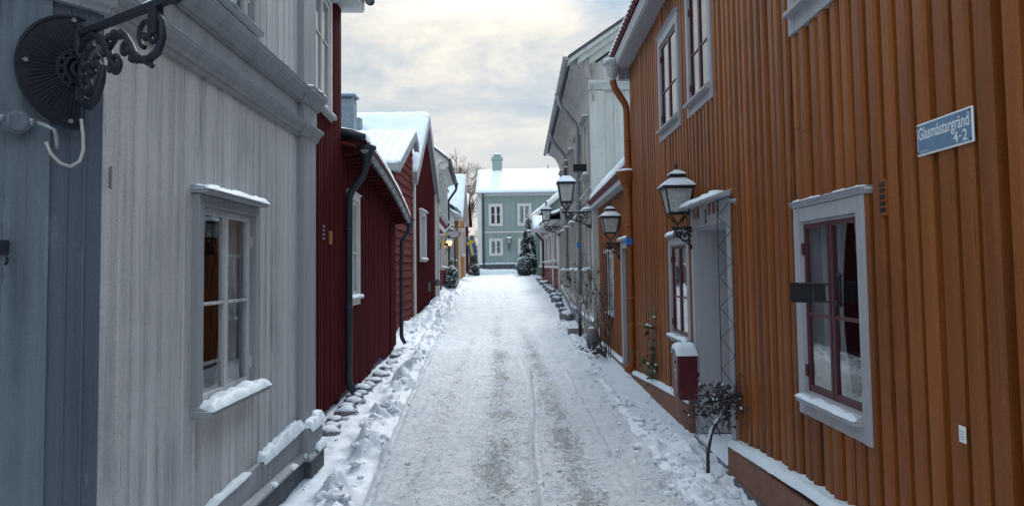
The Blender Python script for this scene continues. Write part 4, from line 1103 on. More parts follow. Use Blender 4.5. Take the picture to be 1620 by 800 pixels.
b = MB(RW); b.hexa([(5.80, .0, 2.235), (7.32, .0, 2.235), (7.32, .20, 2.205), (5.80, .20, 2.205), (5.80, .0, 2.30), (7.32, .0, 2.30), (7.32, .20, 2.225), (5.80, .20, 2.225)]); hd = b.build('door_hood', M['casing'], r1, bevel=.003)
s = MB(RW); i = 0
snow_bar(s, 5.80, 7.32, .03, .205, 2.225, .05, 3.0, lump=.25); s.build('snow', M['snow'], hd, smooth=True)
def text_mesh(name, txt, F, s_c, n, z_c, w, h, mat, parent, flip=False, off=.0, depth=.0012):
    """lettering laid on a wall frame; w, h are its real width and height"""
    cu = bpy.data.curves.new('tmp', 'FONT'); cu.body = txt; cu.size = 1; cu.offset = off; cu.extrude = 0.0
    to = bpy.data.objects.new('tmp', cu); COL.objects.link(to); bpy.context.view_layer.update()
    me = bpy.data.meshes.new_from_object(to); bpy.data.objects.remove(to)
    xs = [v.co.x for v in me.vertices]; ys_ = [v.co.y for v in me.vertices]
    x0, x1, y0, y1 = min(xs), max(xs), min(ys_), max(ys_)
    sg = 1 if flip else -1
    org = ORG[parent.name]
    for v in me.vertices:
        a = (v.co.x - (x0 + x1) / 2) / (x1 - x0) * w; c = (v.co.y - (y0 + y1) / 2) / (y1 - y0) * h
        v.co = F(s_c + sg * a, n, z_c + c) - org
    me.name = name; me.materials.clear(); me.materials.append(M[mat])
    o = bpy.data.objects.new(name, me); COL.objects.link(o); o.parent = parent; ORG[o.name] = org; return o
text_mesh('house_number', '2', RW, 6.62, .0535, 2.118, .075, .13, 'black', r1, off=.02)
# eaves
b = MB(RW); b.box(-4, 11.15, -.0, .245, 4.70, 4.74); b.hexa([(-4, .20, 4.72), (11.15, .20, 4.72), (11.15, .26, 4.72), (-4, .26, 4.72), (-4, .235, 4.86), (11.15, .235, 4.86), (11.15, .275, 4.86), (-4, .275, 4.86)])
b.box(11.03, 11.15, -3, .2, 4.55, 4.90); b.build('eaves', M['casing'], r1, bevel=.004)
b = MB(RW); b.slab([(-4, .30, 4.87), (11.2, .30, 4.87), (11.2, -3.2, 7.8), (-4, -3.2, 7.8)], (0, 0, .05)); b.slab([(-4, -3.2, 7.8), (11.2, -3.2, 7.8), (11.2, -6.8, 4.9), (-4, -6.8, 4.9)], (0, 0, .05)); b.build('roof', M['tile'], r1)
b = MB(RW); sx = 3.0
while sx < 11.2: b.tube([(sx, .318, 4.890), (sx, -.05, 5.20)], .036, 8); sx += .16
b.build('roof_tiles', M['tile'], r1, smooth=True)
s = MB(RW); snow_quad(s, [(2.5, .30, 4.955), (11.22, .30, 4.955), (11.22, -3.2, 7.885), (2.5, -3.2, 7.885)], .09, 220, 20, 1.0, (.16, .012)); s.build('snow', M['snow'], r1, smooth=True)
b = MB(RW); b.box(10.92, 11.02, -6.5, -.121, .0, 4.8); b.hexa([(10.92, -6.5, 4.8), (11.02, -6.5, 4.8), (11.02, -.1, 4.8), (10.92, -.1, 4.8), (10.92, -3.3, 7.7), (11.02, -3.3, 7.7), (11.02, -3.2, 7.7), (10.92, -3.2, 7.7)]); b.box(-4, 10.9, -6.5, -6.4, 0, 4.8); b.box(-4, -3.9, -6.4, -.13, 0, 4.8); b.build('gable_wall', M['ochre'], r1)
dp = downpipe(RW, [(10.93, .30, 4.60), (10.93, .29, 4.42), (11.0, .09, 4.13), (11.0, .085, 3.05), (11.0, .10, 2.88), (11.0, .085, 2.70), (11.0, .085, .22), (11.0, .17, .10)], .052, r1, 'pipeO', (10.93, .30, 4.50, .15, .30), [(11.0, .085, 3.6), (11.0, .085, 2.3), (11.0, .085, 1.2)], hmat='zincl')
b = MB(RW); b.lathe((11.0, .10, 2.86), [(.053, -.12), (.06, 0), (.16, .22), (.18, .235), (.18, .26), (.15, .26), (.12, .2)], 20); b.build('hopper', M['pipeO'], dp)
s = MB(RW); s.lathe((11.0, .10, 3.12), [(.02, -.02), (.165, 0), (.15, .02), (.09, .04), (.02, .045)], 18); s.lathe((10.93, .30, 4.80), [(.02, -.01), (.14, 0), (.12, .03), (.05, .05), (.01, .052)], 18); s.build('snow', M['snow'], dp, smooth=True)
# vent grilles
def vent(s, n=.036):
    b = MB(RW); b.box(s - .028, s + .028, n - .01, n + .004, 1.885, 2.045)
    for r in range(5): b.box(s - .018, s + .018, n + .004, n + .0055, 1.898 + r * .028, 1.918 + r * .028)
    return b
b = MB(RW); b.box(3.345, 3.425, -.01, .052, 1.88, 2.05); v = b.build('vent_grille', M['ochre'], r1, bevel=.002)
b = MB(RW)
for r in range(5):
    b.box(3.362, 3.408, .0525, .054, 1.897 + r * .03, 1.917 + r * .03)
b.build('vent_opening', M['black'], v)
b = MB(RW)
for r in range(6): b.box(3.455, 3.482, .0475, .049, 1.89 + r * .025, 1.906 + r * .025)
b.build('vent_opening', M['black'], v)

# ---- ochre annex
r2 = thing('ochre_annex', 'low ochre orange annex with snowy roof behind the tall ochre house', 'house', (1.75, 13.3, 0))
WA = (13.35, 14.25, .75, 1.95)
cladding(RW, 11.05, 15.68, .06, 2.98, [hole(*WA, cw=.08), (11.42, 12.0, -.2, 2.0)], pitch=.13, bw=.085, bd=.04, seed=15, rag=.012, round_=.016).build('wall', M['ochre'], r2)
window(r2, RW, *WA, cas='white', sash='white', cw=.08, cn=.05, seed=91, sill_n=.05, snow_sill=.03, snow_head=.02)
b = MB(RW); b.box(11.30, 11.42, -.02, .075, .0, 2.10); b.box(12.0, 12.12, -.02, .075, .0, 2.10); b.box(11.421, 11.999, -.02, .072, 1.98, 2.098); b.profile([(0, 2.10), (.13, 2.10), (.13, 2.12), (.0, 2.15)], 11.26, 12.16); b.build('door_casing', M['casing'], r2, bevel=.003)
b = MB(RW); b.box(11.421, 11.999, -.07, -.04, .0, 1.98); b.build('door', M['ochre'], r2)
b = MB(RW); b.box(11.15, 15.66, -.12, .08, -.35, .10, -.35, .12); b.build('plinth', M['plinthO'], r2, bevel=.02)
s = MB(RW); snow_bar(s, 12.15, 15.6, .02, .09, .11, .03, 2.0, droop=.02); snow_bar(s, 11.26, 12.16, .0, .135, 2.13, .03, 5.0); s.build('snow', M['snow'], r2, smooth=True)
b = MB(RW); b.box(11.04, 15.75, -.1, .17, 2.955, 2.985); b.box(11.04, 15.75, .17, .20, 2.95, 3.06); b.build('eaves', M['zincl'], r2)
b = MB(RW); b.slab([(11.04, .21, 3.03), (15.8, .21, 3.03), (15.8, -1.4, 4.58), (11.04, -1.4, 4.58)], (0, 0, .05)); b.build('roof', M['tile'], r2)
b = MB(RW); sx = 11.15
while sx < 15.8: b.tube([(sx, .235, 3.065), (sx, -.2, 3.48)], .055, 8); sx += .16
b.build('roof_tiles', M['tile'], r2, smooth=True)
s = MB(RW); snow_quad(s, [(11.3, .215, 3.105), (15.82, .215, 3.105), (15.82, -1.4, 4.655), (11.3, -1.4, 4.655)], .11, 170, 18, 3.0, (.16, .008)); s.build('snow', M['snow'], r2, smooth=True)
b = MB(RW); b.box(11.05, 15.66, -1.5, -1.4, 0, 4.6); b.build('rear_wall', M['ochre'], r2)

# ---- weathered grey house
RG = Frame((1.66, 0), (0, 1), (-1, 0))
r3 = thing('weathered_house', 'tall weathered grey timber house with coved cornice and whitish gable on the right', 'house', (1.66, 21, 0))
gws = []
for k in range(5): gws.append((16.6 + k * 2.3, 17.7 + k * 2.3, 1.55, 3.0)); gws.append((16.6 + k * 2.3, 17.7 + k * 2.3, 3.75, 5.15))
cladding(RG, 15.72, 28.3, lambda s: .55 + max(0, G(s) - .1), 5.5, [hole(*q, cw=.1) for q in gws], pitch=.23, bw=.06, bd=.035, board=.012, seed=16, rag=.02).build('wall', M['weath'], r3)
for k, q in enumerate(gws): window(r3, RG, *q, cas='weath', sash='white', cw=.10, cn=.07, seed=100 + k, snow_sill=.05, snow_head=.035, sill_n=.11, hood=.12, detail=False)
b = MB(RG); b.profile([(0, 5.30), (.03, 5.32), (.05, 5.5), (.10, 5.75), (.22, 5.98), (.38, 6.1), (.48, 6.12), (.48, 6.2), (-.05, 6.22)], 15.6, 28.4)
b.profile([(0, 3.28), (.06, 3.28), (.08, 3.36), (.13, 3.40), (0, 3.45)], 15.7, 28.3); b.box(15.69, 15.98, .0, .085, .6, 5.32); b.box(28.1, 28.32, .0, .07, 1.2, 5.32)
b.build('cornice', M['weath'], r3, bevel=.004)
b = MB(RG); b.profile([(0, .48), (.10, .48), (.10, .52), (.03, .62), (0, .62)], 15.7, 28.3, zf=lambda s: max(0, G(s) - .15) ); b.box(15.7, 22, .0, .06, -.3, .48, -.3, .50); b.box(22, 28.3, .0, .06, -.3, .53, .2, 1.05); b.build('skirting', M['weath'], r3, bevel=.004)
s = MB(RG)
for (p, q) in ((15.7, 17.6), (17.9, 20.1), (20.6, 22.9), (23.5, 27.9)): snow_bar(s, p, q, .0, .115, .62, .05, p, zf=lambda s: max(0, G(s) - .15) - .08, droop=.02, lump=.6)
snow_bar(s, 15.7, 28.3, .01, .13, 3.42, .03, 5.0, lump=.5)
s.build('snow', M['snow'], r3, smooth=True)
b = MB(RG); b.slab([(15.42, .56, 6.18), (28.6, .56, 6.18), (28.6, -3.2, 8.72), (15.42, -3.2, 8.72)], (0, 0, .07)); b.slab([(15.42, -3.2, 8.72), (28.6, -3.2, 8.72), (28.6, -7, 6.2), (15.42, -7, 6.2)], (0, 0, .07)); b.build('roof', M['roofd'], r3)
s = MB(RG); snow_quad(s, [(15.45, .5, 6.255), (28.6, .5, 6.255), (28.6, -3.2, 8.795), (15.45, -3.2, 8.795)], .04, 60, 20, 1.0); s.build('snow', M['snow'], r3, smooth=True)
gutter(RG, 15.42, 28.6, .60, 6.22, .075, r3, 'zinc', seg=10)
RGg = Frame((1.66, 15.71), (1, 0), (0, -1))
gtop = lambda s: 6.1 + s * .675 if s < 3.2 else 6.1 + (6.6 - s) * .675
cladding(RGg, .0, 6.6, .4, gtop, pitch=.235, bw=.07, bd=.03, board=.006, seed=17).build('gable_wall', M['gable'], r3)
b = MB(RGg)
k = .675
def rake(b, n0, n1, d0, d1, a=-.56, c=3.2):
    b.hexa([(a, n0, 6.18 + (a + .56) * k - d1), (c, n0, 6.18 + (c + .56) * k - d1), (c, n1, 6.18 + (c + .56) * k - d1), (a, n1, 6.18 + (a + .56) * k - d1),
            (a, n0, 6.18 + (a + .56) * k - d0), (c, n0, 6.18 + (c + .56) * k - d0), (c, n1, 6.18 + (c + .56) * k - d0), (a, n1, 6.18 + (a + .56) * k - d0)])
rake(b, .0, .27, -.0, .10); rake(b, .0, .20, .10, .24, -.35); rake(b, .0, .12, .24, .40, -.1)
b.profile([(.0, 5.55), (.08, 5.55), (.10, 5.62), (.16, 5.68), (.16, 5.74), (0, 5.76)], -.12, 1.1)
b.box(-.09, .22, .0, .06, .6, 5.54)
b.build('raking_cornice', M['gable'], r3, bevel=.004)
b = MB(RG); b.box(15.8, 28.3, -6.6, -6.5, 0, 6.2); b.box(28.2, 28.31, -6.6, -.13, .3, 6.2); b.build('rear_wall', M['weath'], r3)
downpipe(RG, [(18.6, .60, 6.12), (18.6, .58, 5.9), (18.6, .14, 5.35), (18.6, .14, 1.0)], .055, r3, 'zinc', (18.6, .6, 6.0, .11, .18))
downpipe(RG, [(23.6, .60, 6.12), (23.6, .58, 5.9), (23.6, .14, 5.35), (23.6, .14, 1.3)], .055, r3, 'zinc')
b = MB(RG); b.box(17.0, 17.2, .06, .38, 3.95, 4.12); b.build('lamp_housing', M['black'], r3)

# ---- pink house and green gable beyond
PK = Frame((1.58 + .042 * 28.5, 0), (-.042, 1), (-1, -.042))
r4 = thing('pink_house', 'low pink and white house with red base past the weathered grey house', 'house', (1.5, 33, .9))
pw = [(29.6 + k * 2.3, 30.9 + k * 2.3, 1.95, 3.25) for k in range(4)]
cladding(PK, 28.45, 39.6, lambda s: 1.75 + (s - 28.5) * .01, 3.6, [hole(*q, cw=.1) for q in pw], pitch=.3, bw=.09, bd=.03, seed=18).build('wall', M['white'], r4)
hboards(PK, 28.45, 39.6, .6, lambda s: 1.72 + (s - 28.5) * .01, seed=19).build('wall', M['rose'], r4)
b = MB(PK)
for k in range(9): b.box(28.75 + k * 1.15, 28.87 + k * 1.15, .03, .05, 1.8, 3.6)
b.build('trim', M['rose'], r4)
for k, q in enumerate(pw): window(r4, PK, *q, cas='white', sash='rose', cw=.1, cn=.06, seed=120 + k, snow_sill=.03, detail=False, blind=.4)
b = MB(PK); b.box(28.42, 28.68, 0, .07, .6, 3.55); b.box(31.0, 31.25, .03, .10, .8, 3.6); b.box(28.7, 39.6, .0, .08, 1.70, 1.80, 1.80, 1.9); b.build('corner_board', M['white'], r4)
b = MB(PK); b.box(28.4, 39.8, .0, .42, 3.58, 3.62); b.box(28.4, 39.8, .42, .46, 3.55, 3.72); b.build('eaves', M['white'], r4)
b = MB(PK); b.slab([(28.35, .48, 3.68), (39.9, .48, 3.68), (39.9, -2.4, 4.75), (28.35, -2.4, 4.75)], (0, 0, .06)); b.slab([(28.35, -2.4, 4.75), (39.9, -2.4, 4.75), (39.9, -5, 3.7), (28.35, -5, 3.7)], (0, 0, .06)); b.build('roof', M['roofd'], r4)
s = MB(PK); snow_quad(s, [(28.35, .48, 3.745), (39.9, .48, 3.745), (39.9, -2.4, 4.815), (28.35, -2.4, 4.815)], .13, 60, 20, 2.0); s.build('snow', M['snow'], r4, smooth=True)
downpipe(PK, [(36.0, .48, 3.6), (36.0, .46, 3.45), (36.0, .12, 3.1), (36.0, .12, 1.3)], .06, r4, 'pipeD')
shell(PK, 28.45, 39.6, 5, .4, 3.6, 'rose', r4)
# snow-covered entrance roof standing out from the pink front
b = MB(PK); b.slab([(33.2, .75, 3.45), (34.1, .75, 4.05), (34.1, -.3, 4.05), (33.2, -.3, 3.45)], (0, 0, .05)); b.slab([(34.1, .75, 4.05), (35.0, .75, 3.45), (35.0, -.3, 3.45), (34.1, -.3, 4.05)], (0, 0, .05)); po = b.build('porch_roof', M['white'], r4)
s = MB(PK); snow_quad(s, [(33.2, .76, 3.51), (33.2, -.3, 3.51), (34.1, -.3, 4.11), (34.1, .76, 4.11)], .1, 12, 12, 3.0); snow_quad(s, [(35.0, -.3, 3.51), (35.0, .76, 3.51), (34.1, .76, 4.11), (34.1, -.3, 4.11)], .1, 12, 12, 4.0); s.build('snow', M['snow'], po, smooth=True)
r5 = thing('green_house', 'grey green gable house with white bargeboards behind the pink house', 'house', (2.6, 42, 1.3))
GQ = Frame((1.0, 41.0), (1, 0), (0, -1))
qt = lambda s: 4.85 + s * .80 if s < 2.0 else 4.85 + (4.0 - s) * .80
cladding(GQ, .0, 4.0, 1.0, qt, pitch=.2, bw=.05, bd=.02, seed=20).build('wall', M['green'], r5)
b = MB(GQ); b.box(.0, .1, -6, -.12, 1, 4.85); b.box(3.9, 4, -6, -.12, 1, 4.85); b.box(.1, 3.9, -6, -5.9, 1, 4.85); b.build('rear_wall', M['green'], r5)
b = MB(GQ); b.slab([(-.35, .3, 4.57), (2, .3, 6.45), (2, -6.2, 6.45), (-.35, -6.2, 4.57)], (0, 0, .06)); b.slab([(2, .3, 6.45), (4.35, .3, 4.57), (4.35, -6.2, 4.57), (2, -6.2, 6.45)], (0, 0, .06)); b.build('roof', M['roofd'], r5)
b = MB(GQ)
for (a, c) in (((-.35, 4.57), (2, 6.45)), ((4.35, 4.57), (2, 6.45))): b.hexa([(a[0], .3, a[1] - .16), (c[0], .3, c[1] - .16), (c[0], .34, c[1] - .16), (a[0], .34, a[1] - .16), (a[0], .3, a[1] + .07), (c[0], .3, c[1] + .07), (c[0], .34, c[1] + .07), (a[0], .34, a[1] + .07)])
b.build('bargeboard', M['white'], r5)
s = MB(GQ); snow_quad(s, [(-.35, -6.2, 4.635), (-.35, .34, 4.635), (2, .34, 6.515), (2, -6.2, 6.515)], .13, 30, 16, 2.0); s.build('snow', M['snow'], r5, smooth=True)
b = MB(GQ); b.box(1.55, 2.05, -4.3, -3.8, 5.8, 7.2); b.box(1.5, 2.1, -4.35, -3.75, 7.2, 7.3); c_ = b.build('chimney', M['brick'], r5)

# ================================================================== STREET THINGS
def spiral(c, r0, r1, a0, a1, n=22):
    """points (u, z) of a spiral around c"""
    return [(c[0] + (r0 + (r1 - r0) * k / n) * math.cos(R(a0 + (a1 - a0) * k / n)), c[1] + (r0 + (r1 - r0) * k / n) * math.sin(R(a0 + (a1 - a0) * k / n))) for k in range(n + 1)]
def inst(base, rot_axis_dir=None): pass

def scrolls(b, s, z, L, H, r, th=.5):
    """scrollwork under a bracket arm: arm at height z, length L along n, depth H"""
    def T(pts, rr=r): b.tube([(s, u, w) for u, w in pts], rr, 6)
    R1 = H * .33
    T(spiral((L * .42, z - R1 * 1.15), R1, R1 * .18, 150, -430, 34))
    T(spiral((L * .78, z - R1 * .72), R1 * .62, R1 * .12, 40, 600, 30))
    T(spiral((L * .17, z - R1 * .8), R1 * .55, R1 * .12, 120, -420, 26), r * .8)
    T([(.0, z - H)] + [(L * (.06 + .5 * t), z - H * (1 - .42 * t ** .7)) for t in (.15, .35, .6, .85, 1)])
    T(spiral((L * .08, z - H * .92), H * .14, H * .03, -60, 480, 22), r * .8)
    T(spiral((L * .93, z - H * .30), H * .15, H * .03, 100, -420, 22), r * .8)
    T([(L * .5, z - H * .62), (L * .66, z - H * .50), (L * .86, z - H * .42), (L * .97, z - H * .2), (L, z)])
    for (u, w) in ((L * .42, z - R1 * 1.15), (L * .78, z - R1 * .72), (L * .6, z - H * .58), (L * .28, z - H * .62)): b.lathe((s, u, w), [(.002, -r * 1.6), (r * 1.7, 0), (.002, r * 1.6)], 8)

def lantern(label, F, s, n0, z, n_c, H, Wd, arm_z, scroll_h, style='crown', cz=None, group='wall lanterns along the lane', lit=False, bulb=True, seed=0, snow=1.0):
    """s, n0 = where the bracket meets the wall; n_c = axis of the lantern; z = foot of the cradle"""
    t = thing('wall_lantern', label, 'lantern', tuple(F(s, n0, arm_z)), group)
    b = MB(F); r = .011 * H / .62
    b.box(s - .022, s + .022, n0, n0 + .012, arm_z - scroll_h * 1.12, arm_z + .05)
    b.tube([(s, n0, arm_z), (s, n_c + .06 * H, arm_z)], r, 8)
    b.lathe((s, n_c + .07 * H, arm_z), [(.004, -r * 2), (r * 1.9, 0), (.004, r * 2)], 8)
    if n_c - n0 > .1:
        sub = MB(F)
        class _F:
            pass
        o0 = F.o; F2 = Frame((0, 0), (1, 0), (0, 1)); F2.o = F.o + F.n * n0; F2.d = F.d; F2.n = F.n
        b.F = F2; scrolls(b, s, arm_z, max(.12, n_c - n0 + .03), scroll_h, r * .75); b.F = F
    b.tube([(s, n_c, arm_z - .01), (s, n_c, z + .02)], r, 8)
    b.build('bracket', M['iron'], t, smooth=True)
    # cage: four tapering bars between base ring and eave ring
    zb, ze = z + H * .20, z + H * .60
    wb, we = Wd * .27, Wd * .41
    b = MB(F)
    def C(k, w, zz): a = R(45 + 90 * k); return (s + w * 1.414 * math.cos(a), n_c + w * 1.414 * math.sin(a), zz)
    for k in range(4):
        b.tube([C(k, wb, zb), C(k, we, ze)], r * .8, 6)
        b.tube([C(k, wb, zb), C(k, wb * .95, zb - H * .03), C(k, wb * .35, z + H * .06), (s, n_c, z + .01)], r * .7, 6)
        for (w, zz) in ((wb, zb), (we, ze)): b.tube([C(k, w, zz), C(k + 1, w, zz)], r * .9, 6)
    b.build('cage', M['iron'], t)
    b = MB(F)
    for k in range(4): b.poly([C(k, wb, zb), C(k + 1, wb, zb), C(k + 1, we, ze), C(k, we, ze)])
    b.build('glass', M['lit'] if lit else M['frost'], t, fix=False)
    b = MB(F); b.lathe((s, n_c, zb), [(.02, 0), (.02, H * .08), (.035, H * .12), (.04, H * .18), (.02, H * .24), (.004, H * .25)], 10)
    b.build('bulb', M['bulb'], t, smooth=True)
    b = MB(F); f = math.sqrt(2); A = R(45)
    We = Wd * .5
    b.lathe((s, n_c, 0), [(We * .9 * f, ze), (We * f, ze + H * .012), (We * f, ze + H * .03), (We * .62 * f, ze + H * .115), (We * .40 * f, ze + H * .165)], 4, A)
    if style == 'crown':
        b.lathe((s, n_c, 0), [(We * .38 * f, ze + H * .16), (We * .36 * f, ze + H * .20), (We * .52 * f, ze + H * .205), (We * .50 * f, ze + H * .225), (We * .26 * f, ze + H * .27), (We * .12 * f, ze + H * .30)], 4, A)
        top = ze + H * .29
    else:
        b.lathe((s, n_c, 0), [(We * .36, ze + H * .15), (We * .20, ze + H * .20), (We * .12, ze + H * .21), (We * .12, ze + H * .23)], 12)
        top = ze + H * .22
    roof = b.build('lamp_roof', M['iron'], t)
    b = MB(F)
    if style == 'crown': b.lathe((s, n_c, top), [(.008, 0), (.012, .01), (.006, .02), (.017, .045), (.010, .07), (.002, .115)], 10)
    else: b.lathe((s, n_c, top), [(.02, 0), (.03, .02), (.015, .035), (.045, .06), (.045, .075), (.015, .095), (.035, .115), (.035, .13), (.004, .155)], 10)
    b.build('finial', M['iron'], t, smooth=True)
    if snow:
        b = MB(F); q = H * .012
        b.lathe((s, n_c, q), [(We * .98 * f, ze + H * .02), (We * 1.0 * f, ze + H * .035), (We * .90 * f, ze + H * .06), (We * .62 * f, ze + H * .125), (We * .40 * f, ze + H * .168), (We * .34 * f, ze + H * .168)], 4, A)
        if style == 'crown': b.lathe((s - .004, n_c, q), [(We * .50 * f, ze + H * .225), (We * .44 * f, ze + H * .245), (We * .14 * f, ze + H * .30)], 4, A)
        else: b.lathe((s, n_c, top + .155), [(.004, -.004), (.03, 0), (.02, .012), (.002, .02)], 8)
        snow_bar(b, s - r, s + r, n0 + .02, n_c + .02, arm_z + r, .012, seed) if n_c - n0 > .3 else None
        o = b.build('snow', M['snow'], roof)
    return t
lantern('black crown-topped lantern on a scroll bracket beside the ochre house door, nearest', RW, 7.16, .034, 2.07, .19, .60, .33, 2.045, .21, seed=1)
lantern('snow-capped black lantern over the climber on the low ochre annex', RW, 12.45, .034, 2.14, .20, .64, .36, 2.09, .26, seed=2)
lantern('large snow-roofed lantern on a long scroll arm from the weathered grey house corner', RG, 15.86, .085, 2.93, .63, .98, .42, 2.90, .34, 'ball', seed=3)
lantern('distant snow-roofed lantern on a long scroll arm at the far end of the weathered house', RG, 28.15, .085, 3.36, .62, .98, .44, 3.33, .36, 'ball', seed=4)
lantern('small dark lantern fixed between the windows of the sage green house', FG, 2.24, .03, 3.40, .28, .82, .40, 3.36, .28, 'ball', seed=5)
RQ = Frame((1.0, 0), (0, 1), (-1, 0))
lantern('small lantern half hidden in the snowy conifer on the right', RQ, 43.2, .0, 3.42, .42, .82, .40, 3.40, .28, 'ball', seed=6)
lantern('glowing orange lantern on the rose house wall', FD, 30.6, .09, 2.62, .27, .50, .30, 2.60, .2, 'ball', lit=True, seed=7, group='wall lanterns along the lane')

# ---- empty ornate lamp bracket on the chamfered corner, with junction box and cable
br = thing('lamp_bracket', 'ornate empty black cast iron lamp bracket with half-disc back plate, upper left', 'bracket', tuple(CH(.12, .02, 2.45)))
b = MB(CH); Pc = (.118, 2.478); Rd = .222
arc = [(Pc[0] + Rd * math.sin(R(a)), Pc[1] + Rd * 1.03 * math.cos(R(a))) for a in range(-6, 187, 6)]
i = len(b.v)
ring = [(Pc[0] - .012, Pc[1] + .22)] + arc + [(Pc[0] - .012, Pc[1] - .19)]
for (q, zz) in ring: b.v.append(CH(q, .022, zz))
for (q, zz) in ring: b.v.append(CH(Pc[0] + (q - Pc[0]) * .97, .040, Pc[1] + (zz - Pc[1]) * .97))
n_ = len(ring)
for k in range(n_): b.f.append((i + k, i + (k + 1) % n_, i + n_ + (k + 1) % n_, i + n_ + k))
b.f.append(tuple(i + n_ + k for k in range(n_))); b.f.append(tuple(i + k for k in reversed(range(n_))))
b.tube([(q, .040, zz) for q, zz in arc], .007, 6)
for k in range(34):                          # fan ribs of the rosette
    a = R(2 + k * 5.4); r0 = .075 + .02 * (k % 2); r1 = Rd * (.90 if k % 2 else .82)
    b.tube([(Pc[0] + r0 * math.sin(a), .042, Pc[1] + .01 + r0 * math.cos(a)), (Pc[0] + r1 * math.sin(a), .038, Pc[1] + r1 * math.cos(a))], [.0035, .006], 5)
for k, rr in enumerate((.078, .055, .03)): b.tube([(Pc[0] + rr * math.sin(R(a)), .046 + .008 * k, Pc[1] + .01 + rr * math.cos(R(a))) for a in range(0, 181, 12)], .008, 6)
for k in range(7):
    a = R(k * 30); b.lathe((Pc[0] + .066 * math.sin(a), .05, Pc[1] + .01 + .066 * math.cos(a)), [(.002, -.012), (.013, 0), (.002, .012)], 8)
pl = b.build('back_plate', M['ironp'], br, bevel=0)
b = MB(CH)
for (q, zz) in ((.31, 2.49), (.145, 2.275), (.14, 2.69)):
    i = len(b.v); b.tube([(q, .040, zz), (q, .050, zz)], .009, 10)
b.build('bolt', M['zinc'], pl, smooth=False)
b = MB(CH); s_ = .118
b.hexa([(s_ - .013, .03, 2.625), (s_ + .013, .03, 2.625), (s_ + .013, .79, 2.605), (s_ - .013, .79, 2.605), (s_ - .013, .03, 2.650), (s_ + .013, .03, 2.650), (s_ + .013, .79, 2.632), (s_ - .013, .79, 2.632)])
b.hexa([(s_ - .022, .755, 2.60), (s_ + .022, .755, 2.60), (s_ + .022, .80, 2.61), (s_ - .022, .80, 2.61), (s_ - .022, .755, 2.645), (s_ + .022, .755, 2.645), (s_ + .022, .80, 2.65), (s_ - .022, .80, 2.65)])
b.box(s_ - .016, s_ + .016, .625, .68, 2.51, 2.61); b.lathe((s_, .045, 2.60), [(.012, -.24), (.016, -.2), (.012, -.1), (.020, -.03), (.022, .03), (.014, .06), (.018, .075), (.004, .085)], 10)
b.build('arm', M['ironp'], br, bevel=.002)
b = MB(CH)
def T(pts, rr): b.tube([(s_, u, w) for u, w in pts], rr, 8)
def taper(n, a, c): return [a + (c - a) * math.sin(math.pi * k / n) for k in range(n + 1)]
T(spiral((.17, 2.455), .115, .02, 95, 455 + 120, 40), [.016 - .007 * k / 40 for k in range(41)])
T([(.05, 2.55), (.09, 2.60), (.17, 2.61), (.25, 2.575), (.30, 2.52), (.33, 2.47), (.37, 2.44)], taper(6, .010, .017))
T(spiral((.36, 2.45), .048, .012, 200, -260, 26), .011)
T([(.30, 2.52), (.36, 2.56), (.43, 2.555), (.47, 2.51), (.50, 2.47), (.55, 2.44), (.61, 2.43), (.67, 2.445), (.705, 2.49), (.70, 2.55), (.655, 2.60)], taper(10, .009, .016))
T(spiral((.585, 2.535), .055, .014, -100, -560, 28), .010)
T(spiral((.645, 2.515), .040, .012, 80, 480, 22), .010)
T(spiral((.12, 2.40), .05, .012, 250, -160, 22), .012)
T([(.055, 2.42), (.085, 2.345), (.14, 2.325), (.20, 2.35), (.245, 2.41), (.27, 2.47)], taper(5, .010, .018))
T(spiral((.43, 2.50), .03, .01, 0, 400, 16), .010)
rnd = random.Random(5)
for (u, w, rr) in ((.47, 2.49, .022), (.49, 2.455, .018), (.45, 2.52, .02), (.28, 2.55, .022), (.26, 2.52, .018), (.30, 2.575, .016), (.60, 2.425, .017), (.63, 2.405, .012), (.185, 2.49, .022), (.20, 2.515, .016), (.165, 2.46, .018), (.40, 2.565, .02), (.345, 2.58, .017), (.52, 2.445, .016), (.225, 2.575, .017), (.10, 2.50, .022), (.08, 2.46, .02), (.07, 2.54, .018)):
    k = len(b.v); b.lathe((s_, u, w), [(.002, -rr), (rr * .8, -rr * .55), (rr, 0), (rr * .75, rr * .6), (.002, rr)], 8)
b.build('scrollwork', M['ironp'], br, smooth=True)
s = MB(CH)
def nsnow(n0, n1, h):
    i = len(s.v); N = 24
    for k in range(N + 1):
        n = n0 + (n1 - n0) * k / N; z = 2.651 - .025 * (n - .03); e = h * (.5 + .8 * abs(noise.noise(Vector((n * 30, 1, 1))))) * math.sin(math.pi * min(1, max(0, k / N))) ** .3
        for (ds, dz) in ((-.012, 0), (-.007, e), (.007, e), (.012, 0)): s.v.append(CH(s_ + ds, n, z + dz))
    for k in range(N):
        for c in range(3): p = i + 4 * k + c; s.f.append((p, p + 1, p + 5, p + 4))
nsnow(.12, .36, .006); nsnow(.56, .72, .016)
s.build('snow', M['snow'], br, smooth=True)
jb = thing('junction_box', 'round grey junction box with a bent conduit below the iron bracket', 'junction box', tuple(CH(.336, .03, 2.245)))
b = MB(CH)
b.tube([(.336, .014, 2.245), (.336, .055, 2.245)], .048, 18); b.build('box', M['trimd'], jb)
b = MB(CH); b.tube([(.336, .055, 2.245), (.336, .062, 2.245), (.336, .066, 2.245)], [.040, .038, .03], 18); b.build('lid', M['bluew'], jb)
b = MB(CH); b.tube([(.30, .04, 2.25), (.265, .045, 2.25), (.24, .06, 2.24), (.215, .075, 2.225), (.208, .08, 2.19), (.205, .08, 2.15)], .0085, 8)
b.tube([(.39, .035, 2.25), (.56, .03, 2.25)], .010, 8)
